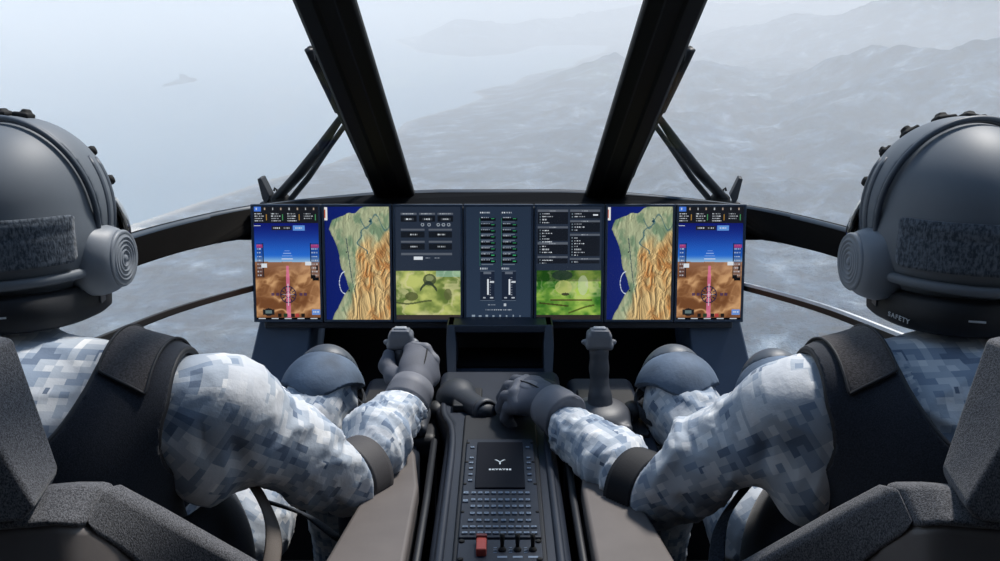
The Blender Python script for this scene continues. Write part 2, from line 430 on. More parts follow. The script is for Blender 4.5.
p2 = PITCH + TILT
def ground(u, v):
    """where the pixel's ray meets the sea, in the level frame with the aircraft at the origin"""
    x = (u - 500) / F_PX; yc = (280.5 - v) / F_PX
    d = np.array([x, math.cos(p2) + yc * math.sin(p2), -math.sin(p2) + yc * math.cos(p2)]); return d[:2] * (H_ALT / -d[2])
coast_px = [(-900, 420), (-300, 320), (0, 256), (60, 243), (125, 226), (165, 213), (200, 201), (235, 190), (270, 179), (330, 163), (372, 146), (396, 131), (404, 122), (430, 114), (455, 108), (483, 97),
            (470, 92), (490, 87), (512, 84), (524, 76), (550, 70), (572, 66), (578, 60), (604, 52), (606, 46), (580, 45), (540, 46), (512, 54), (470, 57), (440, 55), (418, 52), (400, 44), (389, 40), (412, 36), (440, 33), (480, 33), (540, 30), (600, 26), (680, 18), (900, 10)]
coast = np.array([ground(u, v) for u, v in coast_px])
poly = np.concatenate([coast, [[90000, 60000], [90000, -3000], [-9000, -3000]]])
def inside(P, poly):
    r = np.zeros(P.shape[:-1], bool); n = len(poly)
    for i in range(n):
        a, b = poly[i], poly[(i + 1) % n]
        if a[1] == b[1]: continue
        c = ((a[1] > P[..., 1]) != (b[1] > P[..., 1])) & (P[..., 0] < (b[0] - a[0]) * (P[..., 1] - a[1]) / (b[1] - a[1]) + a[0]); r ^= c
    return r
def pdist(P, poly, closed=False):
    d = np.full(P.shape[:-1], 1e9)
    for a, b in zip(poly[:-1], poly[1:]):
        ab = b - a; t = np.clip(((P - a) @ ab) / (ab @ ab), 0, 1); d = np.minimum(d, np.linalg.norm(P - (a + t[..., None] * ab), axis=-1))
    return d
def ridge_h(r, v): return H_ALT - r * (v + 15) / F_PX
# ridges: (u, distance, v of the skyline there), width in front, width behind
RIDGES = [
 ([(380, 5200, 152), (402, 6300, 125), (440, 7000, 108), (480, 7600, 98), (530, 8600, 78), (570, 9000, 66), (604, 9200, 58), (650, 9000, 66), (690, 8600, 69), (740, 8200, 76), (783, 7900, 80), (830, 7600, 67), (880, 7300, 58), (930, 7000, 60), (980, 6800, 56), (1100, 6500, 46), (1400, 6000, 46)], 2300, 1500),
 ([(585, 14500, 33), (640, 15000, 48), (700, 14500, 40), (760, 14000, 30), (800, 13500, 20), (850, 13000, 15), (900, 12500, 6), (1000, 12000, -2), (1400, 11000, -8)], 2800, 3000),
 ([(560, 22000, 20), (620, 23000, 10), (690, 23500, 6), (740, 23500, 8), (800, 24000, 5), (880, 24000, 0), (1000, 24000, -4)], 4000, 4000),
 ([(389, 18500, 40), (400, 18400, 35), (425, 18000, 29), (455, 17600, 19), (478, 17600, 21), (500, 17800, 25), (515, 18000, 26), (540, 18600, 22), (560, 19500, 21), (600, 21000, 14)], 1500, 1500)]
def terrain_height(P):
    rr = np.linalg.norm(P, axis=-1); az = np.arctan2(P[..., 0], P[..., 1])
    land = inside(P, poly); d = pdist(P, coast); e = np.where(land, d, -d)
    q = P / 1000.0
    warp = (fbm(P3(q[..., 0] * .35, q[..., 1] * .35), 3, 91) - .5)
    h = np.zeros(rr.shape)
    for pts, wf, wb in RIDGES:
        u = np.array([a[0] for a in pts]); ra = np.array([a[1] for a in pts], float); vt = np.array([a[2] for a in pts], float)
        azs = np.arctan((u - 500) / F_PX / (math.cos(p2) + .1)); hs = np.maximum(ridge_h(ra, vt), 0)
        R = np.interp(az, azs, ra); hh = np.interp(az, azs, hs)
        edge = sstep(azs[0] - .02, azs[0] + .004, az) if pts[0][0] > 100 else 1
        x = (rr - R) / np.where(rr < R, wf, wb)
        spur = ridged(P3(q[..., 0] * .9 + warp * 3, q[..., 1] * .45), 5, 7)
        fall = np.exp(-np.abs(x) ** 1.5 * 1.3)
        h = np.maximum(h, hh * edge * fall * (1 - .45 * sstep(0, 1, np.abs(x)) + .55 * (spur - .55) * sstep(.02, .5, np.abs(x))) + hh * .05 * (spur - .6))
    rough = ridged(P3(q[..., 0] * 1.4 + warp * 2, q[..., 1] * 1.4), 6, 31) - .35
    base = 270 * rough + 80 * fbm(P3(q[..., 0] * .5, q[..., 1] * .5), 3, 55)
    rightside = sstep(-.18, .25, az)
    base = base * (.35 + .65 * rightside)
    h = h + base * sstep(300, 1500, e)
    h = h * sstep(-20, 900, e) + sstep(0, 60, e) * 5
    return np.where(e > 0, h, -12 + 0 * h), e
na, nr = 760, 620
AZ = np.radians(np.linspace(-62, 62, na)); RR = 1100 * (70000 / 1100) ** (np.linspace(0, 1, nr) ** 1.0)
G = np.stack([RR[None, :] * np.sin(AZ)[:, None], RR[None, :] * np.cos(AZ)[:, None]], -1)
Ht, E_ = terrain_height(G)
V = np.concatenate([G.reshape(-1, 2), Ht.reshape(-1, 1) - H_ALT], 1)
i, j = np.meshgrid(np.arange(na - 1), np.arange(nr - 1), indexing='ij'); a = i * nr + j
Q = np.stack([a, a + 1, a + nr + 1, a + nr], -1).reshape(-1, 4)[:, ::-1]
keep = (Ht.reshape(-1)[Q] > -11).any(1); Q = Q[keep]; us, inv = np.unique(Q, return_inverse=True)
def fastmesh(name, V, Q, m):
    me = bpy.data.meshes.new(name); me.vertices.add(len(V)); me.vertices.foreach_set('co', V.astype(np.float32).ravel())
    me.loops.add(Q.size); me.loops.foreach_set('vertex_index', Q.astype(np.int32).ravel()); me.polygons.add(len(Q))
    me.polygons.foreach_set('loop_start', np.arange(0, Q.size, Q.shape[1], dtype=np.int32)); me.update(calc_edges=True); me.validate(); me.shade_smooth()
    return link(name, me, m)
# ground cover
m_land, nt, b = mat('land_cover'); b.inputs['Roughness'].default_value = .95; b.inputs['Specular IOR Level'].default_value = .1
tc = N(nt, 'ShaderNodeTexCoord')
def lnoise(sc, det=6, rough=.6):
    n = N(nt, 'ShaderNodeTexNoise'); n.inputs['Scale'].default_value = sc; n.inputs['Detail'].default_value = det; n.inputs['Roughness'].default_value = rough
    nt.links.new(tc.outputs['Object'], n.inputs['Vector']); return n.outputs['Fac']
n1 = lnoise(.0042, 9, .66); n2 = lnoise(.013, 6, .7)
forest = ramp(nt, n1, [(.36, L((16, 32, 50))), (.48, L((42, 64, 84))), (.58, L((84, 102, 120))), (.70, L((150, 160, 168)))])
fine = ramp(nt, n2, [(.38, (.35, .35, .35)), (.62, (1.35, 1.35, 1.35))])
mu = N(nt, 'ShaderNodeMix', data_type='RGBA', blend_type='MULTIPLY'); mu.inputs['Factor'].default_value = 1; nt.links.new(forest, mu.inputs['A']); nt.links.new(fine, mu.inputs['B'])
# sandy shore strip and pale towns on the coastal plain, stored per vertex
at1 = N(nt, 'ShaderNodeAttribute'); at1.attribute_name = 'shore'
mx = N(nt, 'ShaderNodeMix', data_type='RGBA'); nt.links.new(at1.outputs['Fac'], mx.inputs['Factor']); nt.links.new(mu.outputs['Result'], mx.inputs['A']); mx.inputs['B'].default_value = (*L((236, 226, 214)), 1)
nt.links.new(mx.outputs['Result'], b.inputs['Base Color'])
bump(nt, b, n2, 1.0, 40)
land = fastmesh('hills', V[us], inv.reshape(Q.shape), m_land); struct(land)
e1 = E_.reshape(-1)[us]; P_ = G.reshape(-1, 2)[us]
beach = (1 - sstep(25, 110, e1)) * (e1 > -60) * (1 - .8 * sstep(-2200, -1000, P_[:, 0]))
town = (vnoise(P3(P_[:, 0] / 45, P_[:, 1] / 45), 77) > .62) * sstep(.50, .62, fbm(P3(P_[:, 0] / 500, P_[:, 1] / 500), 2, 12)) * (1 - sstep(350, 1200, e1)) * (e1 > 0) * (P_[:, 0] < -1500) * .8
sh = land.data.attributes.new('shore', 'FLOAT', 'POINT'); sh.data.foreach_set('value', np.clip(np.maximum(beach * .9, town), 0, 1).astype(np.float32))
# sea
m_sea, nt, b = mat('sea_water'); b.inputs['Roughness'].default_value = .35; b.inputs['Base Color'].default_value = (*L((96, 124, 140)), 1); b.inputs['Specular IOR Level'].default_value = .4
tc = N(nt, 'ShaderNodeTexCoord'); n = N(nt, 'ShaderNodeTexNoise'); n.inputs['Scale'].default_value = .02; n.inputs['Detail'].default_value = 6; nt.links.new(tc.outputs['Object'], n.inputs['Vector']); bump(nt, b, n.outputs['Fac'], .25, 8)
n2_ = N(nt, 'ShaderNodeTexNoise'); n2_.inputs['Scale'].default_value = .0006; n2_.inputs['Detail'].default_value = 5; nt.links.new(tc.outputs['Object'], n2_.inputs['Vector'])
nt.links.new(ramp(nt, n2_.outputs['Fac'], [(.3, L((74, 104, 124))), (.7, L((92, 118, 134)))]), b.inputs['Base Color'])
sv = [(x * 90000., y, -H_ALT) for y in (-3000., 90000.) for x in (-1, 1)]
sea = mesh('sea', sv, [(0, 1, 3, 2)], m_sea, smooth=False); struct(sea)
# small island far out
gi = ground(180, 82); th = np.linspace(0, 2 * PI, 40, endpoint=False); isl = []; fr_ = []
rings = np.linspace(1, 0, 9)
for k, s in enumerate(rings):
    for t in th:
        wv = 1 + .25 * math.sin(3 * t + 1) + .12 * math.sin(7 * t)
        hgt = 70 * (1 - s ** 2) * (1 + .25 * math.sin(2.3 * t + k)) * (.6 + .4 * math.cos(t - .4)) if k else -8
        isl.append((gi[0] + 115 * s * wv * math.cos(t), gi[1] + 420 * s * wv * math.sin(t), hgt - H_ALT))
for k in range(8):
    for q in range(40): fr_.append((k * 40 + q, k * 40 + (q + 1) % 40, (k + 1) * 40 + (q + 1) % 40, (k + 1) * 40 + q))
island = mesh('island', isl, fr_, m_land); tag(island, 'small dark island alone in the hazy sea far beyond the left windscreen', 'island')
# morning haze lying over the land: a real scattering medium below the aircraft
m_h = bpy.data.materials.new('haze'); m_h.use_nodes = True; nt = m_h.node_tree; nt.nodes.clear(); o_ = N(nt, 'ShaderNodeOutputMaterial')
vs = N(nt, 'ShaderNodeVolumeScatter'); vs.inputs['Color'].default_value = (*HAZE_COL, 1); vs.inputs['Density'].default_value = HAZE_D; vs.inputs['Anisotropy'].default_value = .0
nt.links.new(vs.outputs[0], o_.inputs['Volume'])
bm = bmesh.new(); bm_box(bm, (0, 43500, (-H_ALT - 60 + HAZE_TOP) / 2), (88000, 46000, (HAZE_TOP + H_ALT + 60) / 2)); haze = bobj('haze', bm, m_h)
tag(haze, 'pale blue haze lying over the sea and hills', 'haze', kind='stuff')
for o_ in (land, sea, island, haze):
    o_.location = Vector(CAM); o_.rotation_euler = (TILT, 0, 0)
# ------------------------------------------------------------ cockpit shell
def mirp(P): return [np.array([-p[0], p[1], p[2]]) for p in P]
# two windscreen posts: faceted beams running from the nose up over the crew
def make_post(sgn, n):
    lo, hi = 2.15, 1.39
    def sec(ua, ub, v, D):
        A, B = at(ua, v, D), at(ub, v, D); w_ = B - A; up = np.array([0, -.38, .92]); up /= np.linalg.norm(up)
        g = lambda t, d: A + w_ * t + up * d
        return [g(0, .0), g(.10, -.018), g(.38, -.026), g(.42, -.017), g(.70, -.017), g(.73, -.021), g(.97, -.012), g(1, 0), g(.97, .03), g(.03, .03)]
    a = sec(372, 413, 190, lo); b = sec(292, 355, 0, hi)
    ex = [q + (q - p) * 1.0 for p, q in zip(a, b)]; fo = [p + (p - q) * .10 for p, q in zip(a, b)]
    bm = bmesh.new(); S = [fo, a, b, ex]
    if sgn > 0: S = [mirp(s) for s in S]
    bm_sections(bm, S); o = bobj('trim_%d' % n, bm, M_post); bevel(o, .003, 2, 30); struct(o); return o
make_post(-1, 1); make_post(1, 2)
# curved ledge under the windscreen: from the left side, round behind the displays, to the right side
top_px = [(-260, 430, .95), (-60, 318, 1.15), (40, 268, 1.40), (125, 237, 1.66), (190, 219, 1.90), (250, 206.5, 2.08), (310, 199, 2.16), (380, 192.5, 2.19), (440, 190, 2.20)]
bot_px = [(-260, 500, .95), (-60, 375, 1.15), (40, 308, 1.40), (125, 272, 1.66), (165, 258, 1.80), (200, 248, 1.92), (232, 241, 2.02), (262, 240, 2.08), (440, 240, 2.14)]
T = spline([at(*p) for p in top_px], 6); T = [p for p in T]; T = T + mirp(T)[::-1]
B = spline([at(*p) for p in bot_px], 6); B = B + mirp(B)[::-1]
def outward(P):
    out = []
    for i, p in enumerate(P):
        a, b = P[max(i - 1, 0)], P[min(i + 1, len(P) - 1)]; t = b - a; n = np.array([-t[1], t[0], 0]); n /= max(np.linalg.norm(n), 1e-6); out.append(n)
    return out
on = outward(T)
def dn(v): return np.array([0, 0, -v])
secs = [[T[i] + dn(.006), T[i] + on[i] * .006, T[i] + on[i] * .022 + dn(.001), T[i] + on[i] * .030 + dn(.012), B[min(i, len(B) - 1)] + on[i] * .045, B[min(i, len(B) - 1)] + on[i] * .02 + dn(.004), B[min(i, len(B) - 1)] + dn(-.002)] for i in range(len(T))]
bm = bmesh.new(); bm_sections(bm, secs); o = bobj('trim_3', bm, [M_beam, M_beamsheen])
for p in o.data.polygons: p.use_smooth = True
for p in o.data.polygons:
    if len(p.vertices) == 4 and all((v % 7) in (0, 1) for v in p.vertices): p.material_index = 1
bevel(o, .002, 1, 30); struct(o)
# flat deck between ledge and display tops
bm = bmesh.new(); P = [at(262, 204, 2.10), at(300, 199, 2.17), at(380, 193.5, 2.19), at(440, 191.5, 2.20), at(560, 191.5, 2.20), at(620, 193.5, 2.19), at(700, 199, 2.17), at(738, 204, 2.10)]
bm_hull(bm, [p + dn(.002) for p in P], [p + dn(.03) for p in P]); o = bobj('trim_4', bm, M_black); struct(o)
# slender lower window bars
bar_px = [(-160, 470, 1.0), (-20, 395, 1.15), (60, 358, 1.32), (112, 336, 1.48), (180, 309.5, 1.76), (250, 289.5, 2.06), (300, 279, 2.18), (360, 272, 2.25)]
for sgn, n in ((-1, 5), (1, 6)):
    P = spline([at(*p) for p in bar_px], 6); 
    if sgn > 0: P = mirp(P)
    nn = outward(P); s_ = -1 if sgn > 0 else 1
    secs = [[P[i] + dn(-.0062), P[i] + nn[i] * s_ * .007 + dn(-.0068), P[i] + nn[i] * s_ * .007 + dn(.006), P[i] + dn(.007)] for i in range(len(P))]
    bm = bmesh.new(); bm_sections(bm, secs); o = bobj('trim_%d' % n, bm, [plain('bar_coat_%d' % n, (20, 21, 23), .5)]); bevel(o, .0015, 2, 30); struct(o)
    if sgn > 0:      # white strip added as a painted sun highlight on the right-hand bar
        bm = bmesh.new(); bm_sections(bm, [[p[0] + dn(.001), p[1] + dn(.001), p[1] + dn(-.005), p[0] + dn(-.0055)] for p in secs]); st = bobj('highlight_strip', bm, M_barglint, o, smooth=False)
# nose bulkhead below the displays: blue-grey cheeks, black recess
for sgn, n in ((-1, 'left'), (1, 'right')):
    A = [at(260, 318, 2.12), at(312, 318, 2.12), at(306, 372, 2.10), at(300, 440, 2.06), at(232, 440, 2.06), at(246, 378, 2.10)]
    Bk = [p + np.array([.01, .16, 0]) for p in A]
    if sgn > 0: A, Bk = mirp(A), mirp(Bk)
    bm = bmesh.new(); bm_hull(bm, A, Bk); o = bobj('wall_front_' + n, bm, M_cheek); bevel(o, .006, 3); struct(o)
bm = bmesh.new(); A = [at(265, 300, 2.30), at(735, 300, 2.30), at(760, 560, 2.15), at(240, 560, 2.15)]; bm_hull(bm, A, [p + np.array([0, .03, 0]) for p in A]); struct(bobj('wall_front', bm, M_black))
# floor and low side walls that run back beside the seats
bm = bmesh.new(); bm_hull(bm, [(-1.15, -.2, .25), (1.15, -.2, .25), (1.15, 1.5, .25), (.58, 2.3, .25), (-.58, 2.3, .25), (-1.15, 1.5, .25)], [(-1.15, -.2, .2), (1.15, -.2, .2), (1.15, 1.5, .2), (.58, 2.3, .2), (-.58, 2.3, .2), (-1.15, 1.5, .2)]); struct(bobj('floor', bm, M_black))
for s, n in ((-1, 'left'), (1, 'right')):
    A = [(s * 1.12, -.2, .25), (s * 1.12, 1.35, .25), (s * .60, 2.2, .25), (s * .60, 2.2, .58), (s * 1.12, 1.35, .56), (s * 1.12, -.2, .56)]
    bm = bmesh.new(); P1 = [A[0], A[1], A[2]]; P2 = [A[5], A[4], A[3]]
    secs = [[Vector(a), Vector(b), Vector(b) + Vector((s * .04, .01, 0)), Vector(a) + Vector((s * .04, .01, 0))] for a, b in zip(P1, P2)]
    bm_sections(bm, secs); struct(bobj('wall_' + n, bm, M_dark))
    # cabin rear quarter and door frame behind the crew
# windows
def pane(n, corners, bulge=.0, k=10):
    a, b, c, d = [np.array(p) for p in corners]; V = []; Fc = []
    for i in range(k + 1):
        for j in range(k + 1):
            u, v = i / k, j / k; p = (a * (1 - u) + b * u) * (1 - v) + (d * (1 - u) + c * u) * v
            nrm = np.cross(b - a, d - a); nrm /= np.linalg.norm(nrm)
            if nrm[1] + nrm[2] < 0: nrm = -nrm
            V.append(p + nrm * bulge * (4 * u * (1 - u)) * (4 * v * (1 - v)) ** .5)
    for i in range(k):
        for j in range(k): q = i * (k + 1) + j; Fc.append((q, q + k + 1, q + k + 2, q + 1))
    o = mesh('window_%d' % n, V, Fc, M_glass); struct(o); return o
pl, ph = at(392, 190, 2.17), at(324, 0, 1.39); top_ = ph + (ph - pl) * .95; up_ = np.array([0, -.008, .02])
pl, top_ = pl + up_, top_ + up_
mr = lambda p: np.array([-p[0], p[1], p[2]])
pane(1, [pl, mr(pl), mr(top_), top_], .02)
sl = at(-60, 318, 1.15) + np.array([-.02, .02, .01]); 
for s, n in ((-1, 2), (1, 3)):
    low = [t + on[i] * .018 for i, t in enumerate(T[:49:6])]; low = low[2:]
    V = []; Fc = []; K = 8
    for i, p in enumerate(low):
        t = i / (len(low) - 1); q = np.array([-.95, .75, 1.62]) * (1 - t) + top_ * t
        if i == len(low) - 1: p = pl
        for j in range(K + 1):
            v = j / K; c = p * (1 - v) + q * v + np.array([-.05, .06, .06]) * 4 * v * (1 - v) * (1 - t); V.append(c if s < 0 else mr(c))
    for i in range(len(low) - 1):
        for j in range(K): a = i * (K + 1) + j; Fc.append((a, a + K + 1, a + K + 2, a + 1))
    struct(mesh('window_%d' % n, V, Fc, M_glass))
    # chin window between ledge, lower bar and side wall
    barp = spline([at(*p) for p in bar_px], 6); nb = outward(barp); V = []; Fc = []; idx = [1, 8, 14, 20, 26, 32, 36, 40]
    for k_, i in enumerate(idx):
        bp = barp[i] + nb[i] * .022; tpi = min(range(len(B)), key=lambda q: abs(B[q][0] - bp[0]) if B[q][0] < 0 else 9); tp = B[tpi] + on[tpi] * .035
        lo_ = np.array([bp[0] * .96 + .0, bp[1] - .01, .60]); 
        for c in (tp, tp * .5 + bp * .5, bp, bp * .5 + lo_ * .5 + np.array([0, .02, 0]), lo_): V.append(c if s < 0 else mr(c))
    for i in range(len(idx) - 1):
        for j in range(4): a = i * 5 + j; Fc.append((a, a + 5, a + 6, a + 1))
    struct(mesh('window_%d' % (n + 2), V, Fc, M_glass))
# ------------------------------------------------------------ wipers and small fins outside the glass
def tube_pair(name, pts, r, m, parent, flat=.5, s=-1):
    P = [at(*p) for p in pts]
    if s > 0: P = mirp(P)
    bm = bmesh.new(); bm_tube(bm, P, r, 8, flat); return bobj(name, bm, m, parent, smooth=True)
for s, side in ((-1, 'left'), (1, 'right')):
    t = thing('windscreen_wiper', 'black parked windscreen wiper lying along the %s post outside' % side, 'wiper', group=None)
    tube_pair('wiper_blade', [(311, 47, 1.72), (316, 60, 1.74), (340, 112, 1.95), (366, 168, 2.16), (369, 176, 2.19)], .0085, M_rubber, t, .7, s)
    tube_pair('blade_holder', [(309, 50, 1.70), (313, 62, 1.74), (337, 112, 1.95)], [.009, .006, .006], M_dark, t, .6, s)
    tube_pair('wiper_arm', [(342, 116, 2.00), (322, 145, 2.15), (300, 173, 2.26), (277, 198, 2.34)], [.009, .015, .018, .017], M_dark, t, .6, s)
    tube_pair('link_arm', [(346, 124, 2.02), (330, 146, 2.14), (308, 178, 2.26), (291, 199, 2.32)], [.007, .008, .010, .010], M_dark, t, .6, s)
    P = at(280, 197, 2.35); 
    if s > 0: P = mr(P)
    bm = bmesh.new(); bm_lathe(bm, [(.022, -.05), (.026, -.02), (.026, .0), (.018, .008), (.009, .012)], Matrix.Translation(Vector(P))); bobj('pivot', bm, M_rubber, t, smooth=True)
    t = thing('side_fin', 'small dark upright fin outside the %s windscreen beside the wiper' % side, 'fin')
    A = [at(257, 179, 2.34), at(261, 178, 2.34), at(270, 196, 2.34), at(266, 206, 2.34), at(262, 199, 2.34)]
    if s > 0: A = mirp(A)
    bm = bmesh.new(); bm_hull(bm, A, [p + np.array([.004, .03, .004]) for p in A]); o = bobj('blade', bm, M_dark, t); bevel(o, .002, 2)
    P = at(267, 206, 2.36); P = mr(P) if s > 0 else P
    bm = bmesh.new(); bm_box(bm, P, (.014, .022, .012)); o = bobj('foot', bm, M_dark, t); bevel(o, .003, 2)
    t = thing('temperature_probe', 'tiny hooked probe just outside the %s windscreen near the wiper pivot' % side, 'probe')
    tube_pair('stem', [(278, 203, 2.36), (277, 190, 2.36), (274.5, 188, 2.36), (274, 191, 2.36)], .0032, M_rubber, t, 1, s)
    P = at(278, 204, 2.36); P = mr(P) if s > 0 else P
    bm = bmesh.new(); bm_lathe(bm, [(.010, -.016), (.010, -.004), (.005, .0)], Matrix.Translation(Vector(P)), 16); bobj('foot', bm, M_rubber, t, smooth=True)
# nose cowling just outside the glass which the wipers stand on
cow = [(262, 214, 2.24), (300, 208, 2.30), (380, 201, 2.34), (440, 199, 2.36)]
CW = spline([at(*p) for p in cow], 5); CW = CW + mirp(CW)[::-1]; no_ = outward(CW)
secs = []
for p, n_ in zip(CW, no_):
    secs.append([p - n_ * .03 + dn(.022), p + n_ * .0 + dn(.012), p + n_ * .06 + dn(.025), p + n_ * .10 + dn(.07), p + n_ * .03 + dn(.075), p - n_ * .03 + dn(.05)])
bm = bmesh.new(); bm_sections(bm, secs); o = bobj('nose_cowling', bm, M_dark, smooth=True); tag(o, 'dark nose cowling rim outside the windscreen under the wipers', 'cowling')

# cabin roof, rear bulkhead and rear side walls behind the crew
M_liner = plain('cabin_liner', (112, 120, 132), .9)
def slab(name, A, d, m=None):
    bm = bmesh.new(); bm_hull(bm, A, [np.array(p) + np.array(d) for p in A]); o = bobj(name, bm, m or M_liner); struct(o); return o
slab('ceiling', [(-1.2, -1.1, 1.86), (1.2, -1.1, 1.86), (1.2, .72, 1.80), (-1.2, .72, 1.80)], (0, 0, .05))
slab('wall_rear', [(-1.2, -1.1, .2), (1.2, -1.1, .2), (1.2, -1.1, 1.9), (-1.2, -1.1, 1.9)], (0, -.05, 0))
slab('floor_rear', [(-1.2, -1.1, .25), (1.2, -1.1, .25), (1.2, -.2, .25), (-1.2, -.2, .25)], (0, 0, -.05))
for s, n in ((-1, 'rear_left'), (1, 'rear_right')):
    slab('wall_' + n, [(s * 1.16, -1.1, .25), (s * 1.16, .42, .25), (s * 1.16, .42, 1.84), (s * 1.16, -1.1, 1.86)], (s * .04, 0, 0))
# ------------------------------------------------------------ instrument panel with seven displays
TL, TR, BL = at(250, 204.2, 2.05), at(747, 204.2, 2.05), at(254, 322, 2.083)
PX = (TR - TL) / np.linalg.norm(TR - TL); PZ = TL - BL; PZ[0] = 0; PHt = np.linalg.norm(PZ); PZ /= PHt
PM = frame((TL + TR) / 2 - PZ * PHt / 2, PX, PZ)             # local x right, z up, y away from the crew
PW = np.linalg.norm(TR - TL)
t = thing('instrument_panel', 'long dark housing behind the row of seven displays', 'instrument panel')
bm = bmesh.new(); bm_box(bm, (0, .045, -.003), (PW / 2 - .012, .028, PHt / 2 - .004), PM); o = bobj('housing', bm, M_dark, t); bevel(o, .006, 2)
bm = bmesh.new(); bm_box(bm, (0, .10, .0), (PW / 2 - .10, .03, PHt / 2 - .03), PM); bobj('rear_cover', bm, M_black, t)
bm = bmesh.new(); bm_box(bm, (0, .05, -PHt / 2 - .010), (PW / 2 - .02, .035, .008), PM); o = bobj('lower_lip', bm, M_console, t); bevel(o, .003, 2)
def paint(w, h, fn):
    X, Y = np.meshgrid((np.arange(w) + .5) / w, (np.arange(h) + .5) / h, indexing='ij'); return fn(X, Y)  # Y up
class Pic:
    """a small picture: X right 0..1, Y down 0..1"""
    def __init__(s, w, h): s.w, s.h = w, h; s.X, s.Y = np.meshgrid((np.arange(w) + .5) / w, (np.arange(h) + .5) / h, indexing='ij'); s.c = np.zeros((w, h, 3))
    def fill(s, m, col, a=1.0):
        m = m.astype(float)[..., None] * a; s.c = s.c * (1 - m) + np.array(col, float) * m
    def rect(s, x0, y0, x1, y1, col, a=1.0): s.fill((s.X > x0) & (s.X < x1) & (s.Y > y0) & (s.Y < y1), col, a)
    def disc(s, x, y, r, col, asp, a=1.0, r0=0): d = np.hypot((s.X - x), (s.Y - y) * asp); s.fill((d < r) & (d >= r0), col, a)
    def line(s, x0, y0, x1, y1, wd, col, asp, a=1.0):
        p = np.array([x0, y0 * asp]); q = np.array([x1, y1 * asp]); d = q - p; X, Y = s.X - p[0], s.Y * asp - p[1]
        t = np.clip((X * d[0] + Y * d[1]) / (d @ d + 1e-12), 0, 1); s.fill(np.hypot(X - t * d[0], Y - t * d[1]) < wd, col, a)
    def marks(s, x0, y, x1, hgt, col, seed=0, n=9, a=1.0):
        """a row of short unreadable strokes"""
        rng = np.random.RandomState(seed); x = x0
        while x < x1:
            wd = rng.uniform(.008, .03); s.rect(x, y - hgt / 2, min(x + wd, x1), y + hgt / 2, col, a * rng.uniform(.6, 1)); x += wd + rng.uniform(.006, .014)
W8 = (225, 232, 240)
